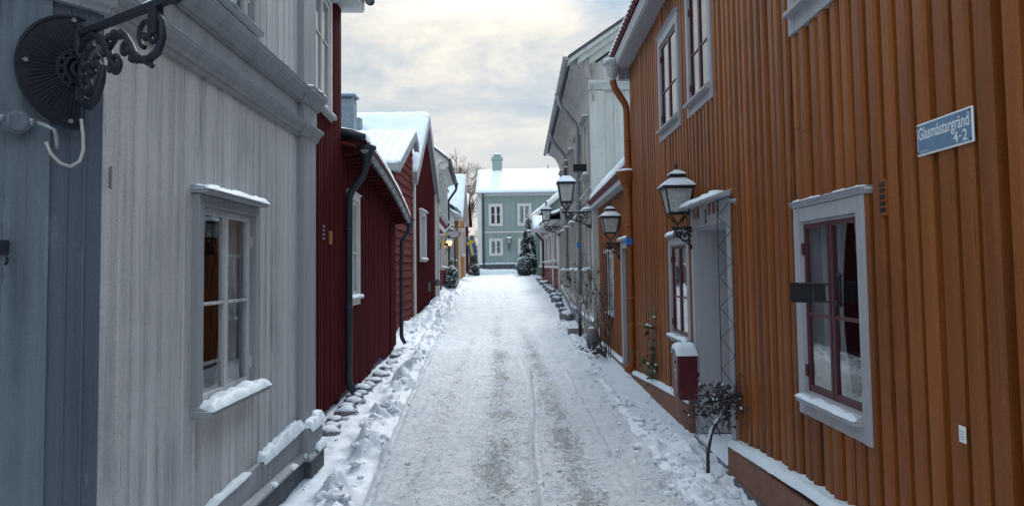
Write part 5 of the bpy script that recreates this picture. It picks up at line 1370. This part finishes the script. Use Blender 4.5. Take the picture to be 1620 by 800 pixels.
for (q, zz) in ((.285, 2.25), (.385, 2.25)): b.tube([(q - .012, .045, zz), (q + .012, .045, zz)], .016, 8)
b.build('conduit', M['zinc'], jb, smooth=True)
b = MB(CH); b.tube([(.242, .07, 2.175), (.225, .075, 2.13), (.195, .085, 2.095), (.16, .09, 2.085), (.125, .085, 2.11), (.108, .075, 2.16), (.104, .06, 2.22), (.106, .045, 2.29)], .0065, 8); b.build('cable', M['cable'], jb, smooth=True)
b = MB(CH); b.box(.35, .372, .02, .05, 1.735, 1.79); b.tube([(.361, .035, 1.75), (.361, .06, 1.72), (.361, .06, 1.705), (.361, .045, 1.70)], .006, 6); b.tube([(.361, .02, 1.775), (.361, .055, 1.775)], .013, 8)
tag(b.build('iron_hook', M['ironp'], None, bevel=.002, at=CH(.361, .03, 1.75)), 'small dark iron hook on the blue corner boards at the left edge', 'hook')
b = MB(LW); pts = []
for k in range(60): a = k * .9; pts.append((3.075 + .006 * math.cos(a), .018 + .006 * math.sin(a), 2.02 + k * .0016))
b.tube(pts, .002, 5); tag(b.build('coil_spring', M['ironp'], None, smooth=True, at=LW(3.075, .018, 2.06)), 'small rusty coil hanging at the grey house corner', 'spring')
b = MB(LW); b.tube([(4.55, .125, 3.13), (4.552, .126, 3.05), (4.545, .124, 3.0), (4.55, .125, 2.93), (4.556, .122, 2.915)], .0022, 5); tag(b.build('loose_wire', M['zinc'], None, at=LW(4.55, .125, 3.13)), 'thin loose wire dangling from the grey house cornice', 'wire')

# ---- mailbox by the door
mb_ = thing('mailbox', 'dark red metal mailbox with a rounded snow cap left of the door', 'mailbox', tuple(RW(7.16, .10, .36)))
ms0, ms1, mn0, mn1, mz0, mz1 = 7.06, 7.32, .055, .235, .38, .80
b = MB(RW); pr = [(ms0, mz0), (ms1, mz0), (ms1, mz1), (ms1 - .02, mz1 + .035), (ms1 - .07, mz1 + .065), ((ms0 + ms1) / 2, mz1 + .075), (ms0 + .07, mz1 + .065), (ms0 + .02, mz1 + .035), (ms0, mz1)]
def extr(b, pr, n0, n1):
    i = len(b.v); k = len(pr)
    for n in (n0, n1):
        for (q, zz) in pr: b.v.append(b.F(q, n, zz))
    for j in range(k): b.f.append((i + j, i + (j + 1) % k, i + k + (j + 1) % k, i + k + j))
    b.f.append(tuple(i + j for j in range(k))); b.f.append(tuple(i + k + j for j in reversed(range(k))))
extr(b, [(q, z - .0) for q, z in pr], mn0, mn1)
b.build('body', M['mail'], mb_, bevel=.006)
b = MB(RW); extr(b, [(ms0 + .025, mz0 + .02), (ms1 - .025, mz0 + .02), (ms1 - .025, mz1 - .01), ((ms0 + ms1) / 2, mz1 + .03), (ms0 + .025, mz1 - .01)], mn1, mn1 + .007)
dr = b.build('door', M['mail'], mb_, bevel=.003)
b = MB(RW); b.tube([(7.19, mn1 + .006, .73), (7.19, mn1 + .016, .73)], .014, 12); b.build('lock', M['black'], dr)
text_mesh('lettering', '2', RW, 7.19, mn1 + .0082, .60, .026, .05, 'signwhite', dr)
b = MB(RW); b.box(7.155, 7.225, mn1 + .0075, mn1 + .0085, .652, .660); b.build('name_strip', M['signwhite'], dr)
s = MB(RW); i = 0; N1, N2 = 26, 18
for a in range(N1 + 1):
    for c in range(N2 + 1):
        u, v = a / N1, c / N2; q = ms0 - .02 + (ms1 - ms0 + .04) * u; n = mn0 - .01 + (mn1 - mn0 + .035) * v
        e = (max(0, 1 - abs(2 * u - 1) ** 5) * max(0, 1 - abs(2 * v - 1) ** 5)) ** .5
        base = mz1 + .075 - .06 * abs(2 * u - 1) ** 2.2
        s.v.append(RW(q, n, base + .002 - .012 * (1 - e) + e * (.05 + .012 * noise.noise(Vector((q * 12, n * 12, 3))))))
for a in range(N1):
    for c in range(N2): p = a * (N2 + 1) + c; s.f.append((p, p + 1, p + N2 + 2, p + N2 + 1))
s.build('snow', M['snow'], mb_, smooth=True, fix=False)
b = MB(RW); b.box(7.10, 7.28, .0, .056, .60, .64); b.build('bracket', M['iron'], mb_)

# ---- street name plate
RWs = Frame((1.75, -.05), (0, 1), (-1, 0))
sg = thing('street_sign', 'blue enamel street name plate on the ochre boards, upper right', 'street sign', tuple(RWs(2.92, .04, 2.10)))
b = MB(RWs); b.box(2.732, 3.112, .050, .058, 2.104, 2.240); b.build('plate', M['signwhite'], sg, bevel=.003)
b = MB(RWs); b.box(2.740, 3.104, .0582, .0592, 2.112, 2.232); b.build('blue_field', M['signblue'], sg)
text_mesh('lettering', 'Glasmästargränd', RWs, 2.924, .0598, 2.188, .345, .068, 'signwhite', sg, off=.012)
text_mesh('lettering', '4', RWs, 2.838, .0598, 2.140, .030, .044, 'signwhite', sg, off=.012)
text_mesh('lettering', '—', RWs, 2.809, .0598, 2.139, .016, .005, 'signwhite', sg)
text_mesh('lettering', '2', RWs, 2.780, .0598, 2.140, .030, .044, 'signwhite', sg, off=.012)
text_mesh('lettering', 'KV MÅLAREN', RWs, 3.062, .0598, 2.122, .07, .011, 'signwhite', sg)
b = MB(RWs)
for (q, zz) in ((2.745, 2.226), (2.745, 2.118), (3.099, 2.226), (3.099, 2.118)): b.tube([(q, .058, zz), (q, .062, zz)], .004, 8)
b.build('screw', M['iron'], sg)
nt = thing('notice', 'small pale notice with faint marks low on the ochre boards', 'notice', tuple(RWs(2.895, .037, .96)))
b = MB(RWs); b.box(2.874, 2.918, .048, .051, .962, 1.026); b.build('card', M['signwhite'], nt, bevel=.001)
b = MB(RWs)
for k, w_ in enumerate((.012, .018, .010, .016)): b.box(2.896 - w_, 2.896 + w_, .0512, .0517, .974 + k * .010, .978 + k * .010)
b.build('faint_lines', M['cable'], nt)

# ---- gossip mirror on the near ochre window
gm = thing('window_mirror', 'black framed outside mirror on thin rods at the nearest ochre window', 'mirror', tuple(RW(3.98, .05, 1.50)))
b = MB(RW)
b.hexa([(4.06, .125, 1.447), (4.145, .210, 1.447), (4.139, .218, 1.447), (4.054, .133, 1.447), (4.06, .125, 1.560), (4.145, .210, 1.560), (4.139, .218, 1.560), (4.054, .133, 1.560)])
b.build('frame', M['black'], gm, bevel=.003)
b = MB(RW); b.hexa([(4.0, .075, 1.452), (4.045, .12, 1.452), (4.039, .126, 1.452), (3.994, .081, 1.452), (4.0, .075, 1.555), (4.045, .12, 1.555), (4.039, .126, 1.555), (3.994, .081, 1.555)]); b.build('side_mirror', M['black'], gm, bevel=.003)
b = MB(RW)
for zz in (1.552, 1.455): b.tube([(3.93, .02, zz), (3.95, .06, zz), (4.0, .095, zz), (4.10, .18, zz)], .0045, 6)
b.tube([(3.93, .025, 1.43), (3.93, .025, 1.58)], .008, 8); b.lathe((3.93, .03, 1.595), [(.003, -.02), (.02, 0), (.003, .02)], 10)
class _P: pass
b.tube([(3.945 + .02 * math.cos(a * .4) * (1 - a / 26), .05, 1.44 + .02 * math.sin(a * .4) * (1 - a / 26)) for a in range(24)], .004, 5)
b.build('rods', M['iron'], gm, smooth=True)

# ---- floodlight horn, wire trellis, blue plaques
fl = thing('light_sensor', 'small grey cone-shaped light sensor on the ochre boards right of the door hood', 'sensor', tuple(RW(5.72, .035, 2.18)))
b = MB(RW); b.tube([(5.68, .035, 2.165), (5.70, .055, 2.17), (5.735, .09, 2.175)], [.028, .020, .012], 12); b.box(5.66, 5.70, .03, .04, 2.12, 2.22); b.build('housing', M['zinc'], fl, smooth=False)
tr = thing('wire_trellis', 'thin black zigzag wire trellis standing beside the ochre house door', 'trellis', tuple(RW(5.9, .10, .3)))
b = MB(RW); z0, z1 = .55, 2.34
b.tube([(6.05, .10, z1 - .02), (6.05, .10, .45)], .004, 5); b.tube([(5.78, .06, z1 - .08), (5.78, .06, .45)], .004, 5)
b.build('upright', M['iron'], tr)
b = MB(RW); pts = []; zz = z1 - .02; k = 0
while zz > .5: pts.append((6.05 if k % 2 == 0 else 5.78, .10 if k % 2 == 0 else .06, zz)); zz -= .125; k += 1
b.tube(pts, .0035, 5); b.build('zigzag', M['iron'], tr)
for (lab, F, q, n, zz) in (('small blue plaque strapped round the ochre downpipe', RW, 11.0, .145, 2.06), ('small blue plaque high on the grey downpipe of the weathered house', RG, 18.6, .205, 2.26)):
    b = MB(F); b.box(q - .07, q + .07, n - .008, n, zz - .055, zz + .055); b.box(q - .075, q - .055, n - .09, n - .008, zz - .05, zz + .05)
    tag(b.build('blue_plaque', M['plaqueblue'], None, bevel=.003, at=F(q, n, zz)), lab, 'plaque', None)
b = MB(RG); b.tube([(15.75, .30, 2.42), (18.5, .22, 2.44)], .005, 5); tag(b.build('cable', M['iron'], None, at=RG(15.75, .3, 2.42)), 'thin cable strung along the weathered house below its lantern', 'cable')

# ---- vent pipe and concrete block at the weathered house
vp = thing('vent_pipe', 'bent grey vent pipe rising from the snow by the weathered house', 'pipe', (1.52, 17.9, .03))
b = MB(RG); b.tube([(17.3, .26, -.1), (17.3, .26, .50)], .042, 12); b.build('lower_pipe', M['black'], vp, smooth=True)
b = MB(RG); pts = [(17.3, .26, .50), (17.3, .26, .78)] + [(17.3 , .26 - .11 + .11 * math.cos(R(a)), .78 + .11 * math.sin(R(a))) for a in range(15, 121, 15)]
b.tube(pts, .045, 12); b.build('bend', M['zinc'], vp, smooth=True)
b = MB(RG); b.box(17.9, 18.25, .12, .50, -.1, .22); o = b.build('concrete_block', M['conc'], None, bevel=.02, at=RG(18, .3, 0)); tag(o, 'low snowy concrete block beside the bent vent pipe', 'block')
b = MB(RG); b.lathe((15.45, .16, -.1), [(.12, 0), (.12, .42), (.10, .50), (.02, .54)], 12); o = b.build('stone_bollard', M['stone'], None, smooth=True, at=RG(15.45, .16, 0)); tag(o, 'short rounded grey corner stone between ochre annex and weathered house', 'corner stone')

# ---- flags, oval sign, far pole sign
def flag(label, p0, p1, drop, fold, wd):
    t = thing('flag', label, 'flag', p0)
    b = MB(); b.tube([p0, p1], .018, 6); b.build('pole', M['white'], t, smooth=True)
    b = MB(); P0, P1 = Vector(p0), Vector(p1); NU, NV = 20, 14; mi = []
    A = P0.lerp(P1, .25)
    for a in range(NU + 1):
        for c in range(NV + 1):
            u, v = a / NU, c / NV; p = A.lerp(P1, v)
            w_ = fold * math.sin(v * 9 + u * 3) * u
            b.v.append(p + Vector(drop) * u * wd + Vector((w_ * .5, w_, 0)) + Vector((.0, 0, -.05 * u * math.sin(v * 3.1))))
    for a in range(NU):
        for c in range(NV):
            p = a * (NV + 1) + c; b.f.append((p, p + 1, p + NV + 2, p + NV + 1)); mi.append(1 if (5 <= c <= 7 or 5 <= a <= 7) else 0)
    o = b.build('cloth', [M['flagb'], M['flagy']], t, smooth=True, fix=False)
    o.data.polygons.foreach_set('material_index', mi)
flag('blue and yellow flag drooping from a slanting pole near the glowing lantern', (-3.02 + .08, 26.2, 2.72), (-2.55, 26.8, 3.34), (-.25, 0, -1), .05, .55)
flag('small blue and yellow cross flag beside the snowy shrub at the far left', (-3.1, 39.5, 3.35), (-2.52, 39.3, 3.60), (.22, 0, -1), .04, .95)
ov = thing('hanging_sign', 'oval pale pink shop sign hanging from an iron bar outside the rose house', 'sign', (-3.3, 32.6, 3.6))
b = MB(); b.tube([(-3.35, 32.6, 3.66), (-2.58, 32.6, 3.62)], .018, 6); b.tube([(-2.98, 32.6, 3.64), (-2.98, 32.6, 3.48)], .01, 5); b.build('bar', M['iron'], ov)
b = MB(); pts = [(-2.98 + .29 * math.cos(R(a)), 32.6, 3.30 + .165 * math.sin(R(a))) for a in range(0, 361, 15)]
b.tube(pts, .022, 6, caps=False); b.build('rim', M['iron'], ov, smooth=True)
b = MB(); i = 0
for yy in (32.585, 32.615):
    for a in range(24): b.v.append(Vector((-2.98 + .285 * math.cos(R(a * 15)), yy, 3.30 + .16 * math.sin(R(a * 15)))))
b.f.append(tuple(range(24))); b.f.append(tuple(range(47, 23, -1)))
for a in range(24): b.f.append((a, (a + 1) % 24, 24 + (a + 1) % 24, 24 + a))
b.build('board', M['oval'], ov)
b = MB(); b.tube([(-2.95, 33.0, G(33) - .1), (-2.95, 33.0, 3.1)], .035, 8)
tag(b.build('post', M['iron'], None, smooth=True, at=(-2.95, 33.0, G(33))), 'thin dark iron post under the oval sign', 'post')

# ================================================================== STONES, CLODS, PLANTS
def rock(rad, seed, flat=.6, sub=2, ang=1.0):
    bm = bmesh.new(); bmesh.ops.create_icosphere(bm, subdivisions=sub, radius=1)
    for v in bm.verts:
        p = v.co.copy(); k = 1 + .28 * ang * noise.noise(p * 1.2 + Vector((seed, seed * .3, 1))) + .10 * ang * ang * noise.noise(p * 3.1 + Vector((seed, 2, 1)))
        v.co = Vector((p.x * rad[0], p.y * rad[1], p.z * rad[2])) * k
    V = [v.co.copy() for v in bm.verts]; Fc = [tuple(v.index for v in f.verts) for f in bm.faces]; bm.free(); return V, Fc
rnd = random.Random(4)
NS = 17; ORD = ['first', 'second', 'third', 'fourth', 'fifth', 'sixth', 'seventh', 'eighth', 'ninth', 'tenth', 'eleventh', 'twelfth', 'thirteenth', 'fourteenth', 'fifteenth', 'sixteenth', 'seventeenth']
for k in range(NS):
    yy = 6.75 + k * .33 + rnd.uniform(-.05, .05) if k < 12 else 10.7 + (k - 12) * .8
    X = FR(yy, .16 + rnd.uniform(-.02, .06), 0).x
    rr = rnd.uniform(.085, .14)
    V, Fc = rock((rr * 1.05, rr * 1.3, rr * .75), k * 3.7)
    b = MB(); b.v = [v + Vector((X, yy, Hs(X, yy) - .012)) for v in V]; b.f = Fc
    o = b.build('field_stone', M['stone'], None, smooth=True, at=(X, yy, Hs(X, yy)))
    tag(o, 'snow-dusted field stone at the foot of the red wall, %s from the grey house' % ORD[k], 'stone', 'field stones along the red walls')
b = MB(RG)
for k in range(12):
    yy = 21.6 + k * 1.35; X = lerp([(21, 1.36), (28, 1.22), (38, .86)], yy); rr = rnd.uniform(.15, .24)
    V, Fc = rock((rr, rr * 1.5, rr * .8), k * 5.1 + 2)
    b = MB(); z = Hs(X, yy) + .06; b.v = [v + Vector((X, yy, z)) for v in V]; b.f = Fc
    tag(b.build('kerb_stone', M['stone'], None, smooth=True, at=(X, yy, z)), 'dark snow-topped kerb boulder on the right, %s counting from the bent vent pipe' % ORD[k], 'stone', 'rough kerb stones on the far right')
cl = MB(); rnd = random.Random(9); tmpl = [rock((1, 1, .7), q * 2.3 + 50, sub=1, ang=2.2) for q in range(6)] + [rock((1, 1, .65), q * 3.3 + 80, sub=3, ang=1.7) for q in range(8)]
def clod(x, y, r):
    V, Fc = tmpl[rnd.randrange(6) if (y > 9 or r < .02) else 6 + rnd.randrange(8)]; i = len(cl.v); a = rnd.uniform(0, 6.28); ca, sa = math.cos(a), math.sin(a); z = Hs(x, y) + r * .05
    cl.v += [Vector((x + r * (v.x * ca - v.y * sa), y + r * 1.15 * (v.x * sa + v.y * ca), z + r * v.z)) for v in V]; cl.f += [tuple(i + q for q in f) for f in Fc]
for k in range(750):
    y = 3.6 + 26 * rnd.random() ** 1.4; x = XL(y) - .14 + rnd.gauss(0, .09)
    dn = noise.noise(Vector((y * 1.1, 3, 3)))
    if rnd.random() > .35 + 1.6 * max(0, dn + .1): continue
    clod(x, y, min(.06, rnd.expovariate(1 / (.011 + .012 * max(0, dn))) + .006))
for k in range(260):
    y = 3.6 + 18 * rnd.random(); x = XR(y) + rnd.gauss(.02, .08); clod(x, y, min(.06, rnd.expovariate(1 / .012) + .006))
for k in range(300):
    y = 4 + 5 * rnd.random(); x = XR(y) + rnd.uniform(-.15, .45); clod(x, y, min(.04, rnd.expovariate(1 / .009) + .005))
for k in range(300):
    y = 5.5 + 14 * rnd.random(); x = FR(y, .12 + abs(rnd.gauss(0, .12)), 0).x; clod(x, y, min(.05, rnd.expovariate(1 / .012) + .005))
for k in range(500):
    y = 4 + 26 * rnd.random(); x = rnd.uniform(XL(y), XR(y)); clod(x, y, min(.022, rnd.expovariate(1 / .005) + .003))
gr = MB(); rnd = random.Random(31)
for k in range(6500):
    y = 3.4 + 20 * rnd.random() ** 1.5
    band_ = rnd.random(); cxx = -.19 if band_ < .42 else (.50 if band_ < .75 else (-.82 if band_ < .85 else .1)); x = cxx + rnd.gauss(0, .13 if band_ < .80 else .5) - .0012 * y * y
    if noise.noise(Vector((x * 5, y * 4, 2))) < .05 or x < XL(y) + .05 or x > XR(y) + .1: continue
    r = rnd.uniform(.002, .0055) * (1 + y * .05); z = Hs(x, y) + r * .3; i = len(gr.v); a = rnd.uniform(0, 6)
    for (dx, dy, dz) in ((1, 0, 0), (-.5, .8, 0), (-.5, -.8, 0), (0, 0, .9)): gr.v.append(Vector((x + r * (dx * math.cos(a) - dy * math.sin(a)), y + r * 1.4 * (dx * math.sin(a) + dy * math.cos(a)), z + r * dz)))
    gr.f += [(i, i + 1, i + 3), (i + 1, i + 2, i + 3), (i + 2, i, i + 3)]
kind(gr.build('road_grit', M['grit'], None, fix=False), 'stuff')
o = cl.build('snow_clods', M['pave'], None, smooth=True, fix=False); kind(o, 'stuff')

def leafy(b, c, rad, n, size, rnd, shape='cone', F=None):
    for _ in range(n):
        while True:
            p = Vector((rnd.uniform(-1, 1), rnd.uniform(-1, 1), rnd.uniform(0, 1) if shape == 'cone' else rnd.uniform(-1, 1)))
            rr = math.hypot(p.x, p.y)
            lim = (1 - p.z) ** .8 * .95 + .08 if shape == 'cone' else math.sqrt(max(0, 1 - p.z ** 2))
            if rr <= lim and rr > lim * .35: break
        q = Vector((c[0] + p.x * rad[0], c[1] + p.y * rad[1], c[2] + p.z * rad[2]))
        if noise.noise(q * 2.3) < -.12 + .25 * (rr / (lim + .01) - .7): continue
        yield q, p
def shrub(label, cat, name, c, rad, n, size, shape, leaf, snowf=.35, seed=1, trunk=True):
    rnd = random.Random(seed); t = thing(name, label, cat, c)
    lb, sb = MB(), MB()
    for q, p in leafy(lb, c, rad, n, size, rnd, shape):
        out = Vector((p.x, p.y, .3)).normalized(); a = rnd.uniform(0, 6.28)
        u = Vector((math.cos(a), math.sin(a), rnd.uniform(-.6, .4))).normalized(); w = u.cross(out).normalized(); sz = size * rnd.uniform(.6, 1.4)
        i = len(lb.v); lb.v += [q - u * sz, q + w * sz * .4, q + u * sz, q - w * sz * .4]; lb.f.append((i, i + 1, i + 2, i + 3))
        if rnd.random() < snowf * (.45 + .9 * max(0, noise.noise(q * 3.1) + .3)):
            i = len(sb.v); z = Vector((0, 0, sz * .30)); s2 = sz * .9
            d1 = Vector((math.cos(a), math.sin(a), -.25)) * s2; d2 = Vector((-math.sin(a), math.cos(a), -.2)) * s2 * .6
            sb.v += [q + z - d1, q + z + d2, q + z + d1, q + z - d2, q + z * 2.2]
            for k in range(4): sb.f.append((i + k, i + (k + 1) % 4, i + 4))
    lb.build('foliage', M[leaf], t, fix=False); sb.build('snow', M['snow'], t, smooth=True, fix=False)
    if trunk:
        b = MB(); b.tube([(c[0], c[1], c[2] - .1), (c[0], c[1], c[2] + rad[2] * .5)], [.06, .03], 7); b.build('trunk', M['bark'], t)
    return t
shrub('tall dark snow-flecked conifer in front of the sage green house, right side', 'conifer', 'conifer', (.52, 45.2, G(45)), (.66, .6, 3.55), 6500, .085, 'cone', 'leafd', .30, 3)
shrub('broad snow-laden round bush at the foot of the tall conifer', 'bush', 'bush', (.44, 42.6, G(42.5) + .55), (.68, .7, .72), 3800, .075, 'ball', 'leafd', .75, 4)
shrub('slim snowy evergreen shrub at the far left beside the yellow house', 'shrub', 'evergreen_shrub', (-2.72, 43.0, G(43)), (.34, .4, 2.3), 2400, .07, 'cone', 'leafd', .45, 5)
shrub('low snowy shrub against the rose house front', 'shrub', 'low_shrub', (-2.92, 31.0, G(31) + .5), (.30, .8, .55), 1500, .06, 'ball', 'leafd', .5, 6)
shrub('dark upright shrub under the oval sign', 'shrub', 'evergreen_shrub', (-3.0, 31.6, G(32)), (.26, .3, 1.75), 1300, .06, 'cone', 'leafd', .3, 7)

# ---- twiggy plants
def twigs(b, p, d, L, r, depth, rnd, wild=.5, split=3, leaves=None, up=.15):
    pts = [p]; dirn = d.normalized(); n = 5
    for k in range(n):
        dirn = (dirn + Vector((rnd.gauss(0, 1), rnd.gauss(0, 1), rnd.gauss(0, 1))) * wild * .35 + Vector((0, 0, up * .3))).normalized()
        pts.append(pts[-1] + dirn * L / n)
    b.tube(pts, [r * (1 - .45 * k / n) for k in range(n + 1)], 5 if r > .004 else 4, raw=True, caps=False)
    if leaves is not None and depth <= 1:
        for q in pts[1:]: leaves.append((q, dirn.copy()))
    if depth > 0:
        for _ in range(split):
            q = pts[rnd.randrange(2, n + 1)]; a = Vector((rnd.gauss(0, 1), rnd.gauss(0, 1), rnd.gauss(0, .8)))
            twigs(b, q, dirn + a.normalized() * rnd.uniform(.5, 1.1), L * rnd.uniform(.5, .8), r * .6, depth - 1, rnd, wild, split, leaves, up)
def leafset(b, L, size, rnd, prob):
    for q, d in L:
        if rnd.random() > prob: continue
        a = Vector((rnd.gauss(0, 1), rnd.gauss(0, 1), rnd.gauss(0, .6))).normalized(); w = a.cross(Vector((rnd.gauss(0, 1), rnd.gauss(0, 1), 1))).normalized(); sz = size * rnd.uniform(.6, 1.3)
        i = len(b.v); b.v += [q, q + a * sz * .5 + w * sz * .35, q + a * sz, q + a * sz * .5 - w * sz * .35]; b.f.append((i, i + 1, i + 2, i + 3))
# withered rose at the door
rnd = random.Random(21)
t = thing('withered_bush', 'withered dark rose bush tied up beside the ochre house door, snow on its stem', 'bush', tuple(RW(5.75, .24, 0)))
b = MB(); L = []; base = RW(5.78, .30, -.02)
b.tube([base, base + Vector((.0, .0, .20)), base + Vector((.04, .03, .36)), base + Vector((.13, .04, .52))], [.015, .014, .012, .010], 8, raw=True)
for k in range(11): twigs(b, base + Vector((.11 + .008 * k, .03, .34 + .026 * k)), Vector((rnd.uniform(-.02, .16), rnd.uniform(-.16, .12), 1.0)), rnd.uniform(.14, .24), .004, 2, rnd, .9, 4, L)
for k in range(6): twigs(b, base + Vector((.0, .0, .22 + .06 * k)), Vector((-.55, rnd.uniform(.0, .6), .75)), rnd.uniform(.25, .42), .0025, 1, rnd, .5, 2)
for k in range(5): twigs(b, base + Vector((.0, .0, .05)), Vector((rnd.uniform(-.6, .2), rnd.uniform(-.4, .6), .5)), .2, .002, 1, rnd, .6, 2)
b.build('branches', M['twig'], t, fix=False)
b = MB(); leafset(b, L, .034, rnd, .62); b.build('withered_leaves', M['leafb'], t, fix=False)
s = MB(); 
for (p, q) in ((Vector((.0, .02, .26)), Vector((.05, .04, .40))), (Vector((.05, .03, .40)), Vector((.14, .04, .52)))):
    pts = [base + p.lerp(q, k / 6) + Vector((0, 0, .022)) for k in range(7)]; s.tube(pts, [.003, .008, .013, .010, .014, .009, .003], 8, raw=True)
for k in range(26):
    q, d = L[rnd.randrange(len(L))]; s.tube([q, q + d * .02], [.010, .006], 5, raw=True)
s.build('snow', M['snow'], t, smooth=True)
# ivy strand on the ochre wall near the downpipe
rnd = random.Random(8)
t = thing('ivy', 'green ivy strand climbing the ochre boards right of the downpipe', 'climber', tuple(RW(9.2, .06, .25)))
b = MB(); L = []
for k in range(2):
    pts = [RW(9.25 + k * .25, .16, .0)]
    for z in range(1, 15): pts.append(RW(9.25 + k * .35 - .02 * z * k + rnd.uniform(-.05, .05), .06, z * .085 * (1 if k == 0 else .55))); L += [(pts[-1], Vector((0, 0, 1)))] * (3 if z > 2 else 0)
    b.tube(pts, .005, 5, raw=True)
    for z in (4, 6, 8, 10): twigs(b, pts[z], Vector((-.2, rnd.uniform(-1, 1), .2)), .22, .003, 1, rnd, .5, 2, L)
b.build('stems', M['twigb'], t, fix=False)
b = MB(); leafset(b, L, .075, rnd, .55); b.build('leaves', M['leafg'], t, fix=False)
s = MB()
for k in range(7): q, d = L[rnd.randrange(len(L))]; s.lathe((q.x, q.y, q.z), [(.003, 0), (.022, .01), (.018, .025), (.003, .034)], 7)
s.build('snow', M['snow'], t, smooth=True)
# bare climber round the annex window
t = thing('bare_climber', 'tangled bare climber on a dark trellis over the annex window', 'climber', tuple(RW(13.6, .2, 0)))
b = MB(RW)
for q in (13.2, 13.5, 13.8, 14.1): b.tube([(q, .14, -.05), (q, .14, 2.15)], .009, 5)
for z in range(9): b.tube([(13.15, .14, .25 + z * .22), (14.15, .14, .25 + z * .22)], .007, 5)
b.build('trellis', M['iron'], t)
rnd = random.Random(12); b = MB(); L = []
for k in range(9): twigs(b, RW(13.0 + rnd.uniform(0, 1.3), .2, .02), Vector((rnd.uniform(-.25, .1), rnd.uniform(-.25, .35), 1)), rnd.uniform(.8, 1.3), .008, 3, rnd, .45, 3, L, up=.3)
b.build('branches', M['twig'], t, fix=False)
b = MB(); leafset(b, L, .05, rnd, .06); b.build('withered_leaves', M['leafb'], t, fix=False)
# leafy briar on the weathered wall by the corner
t = thing('briar', 'thin briar with a few green leaves leaning on the weathered house corner', 'climber', tuple(RG(16.1, .2, 0)))
rnd = random.Random(14); b = MB(); L = []
for k in range(4): twigs(b, RG(15.9 + rnd.uniform(0, .8), .2, .0), Vector((rnd.uniform(-.2, .05), rnd.uniform(-.1, .35), 1)), rnd.uniform(.8, 1.2), .006, 2, rnd, .45, 3, L, up=.3)
b.build('branches', M['twig'], t, fix=False); b = MB(); leafset(b, L, .11, rnd, .12); b.build('leaves', M['leafg'], t, fix=False)
t = thing('low_briar', 'low leafy briar sprawling over the snow by the annex plinth', 'shrub', tuple(RW(13.2, .3, 0)))
rnd = random.Random(15); b = MB(); L = []
for k in range(9): twigs(b, RW(12.9 + rnd.uniform(0, 1.0), .22, .05), Vector((-.6, rnd.uniform(-.8, .4), .45)), .38, .004, 1, rnd, .5, 3, L)
b.build('branches', M['twig'], t, fix=False); b = MB(); leafset(b, L, .09, rnd, .35); b.build('leaves', M['leafb'], t, fix=False)

# ---- bare tree beyond the roofs
def tree(label, c, H, seed, lean, mat='twigb'):
    rnd = random.Random(seed); t = thing('bare_tree', label, 'tree', c, 'bare trees behind the left houses')
    b = MB(); C0 = Vector(c)
    trunk = [C0 + Vector((lean * z * z * .02, 0, H * z / 6)) for z in range(5)]
    b.tube(trunk, [.32, .27, .23, .19, .15], 9, raw=True); b.build('trunk', M['bark'], t)
    b = MB()
    for k in range(13):
        a = k * 2.4; p = trunk[1 + k % 4] if k > 3 else trunk[4]
        twigs(b, p, Vector((math.cos(a), math.sin(a), rnd.uniform(.35, 1.1))), H * rnd.uniform(.17, .24), .07, 6, rnd, .6, 3, None, up=.2)
    b.build('crown', M[mat], t, fix=False)
tree('big bare brown tree standing behind the rose and yellow houses', (-6.3, 62, 1.6), 9.6, 3, -.1)
tree('smaller frosted bare tree lower and nearer the sage green house', (-5.0, 59.5, 1.6), 6.6, 5, .1)
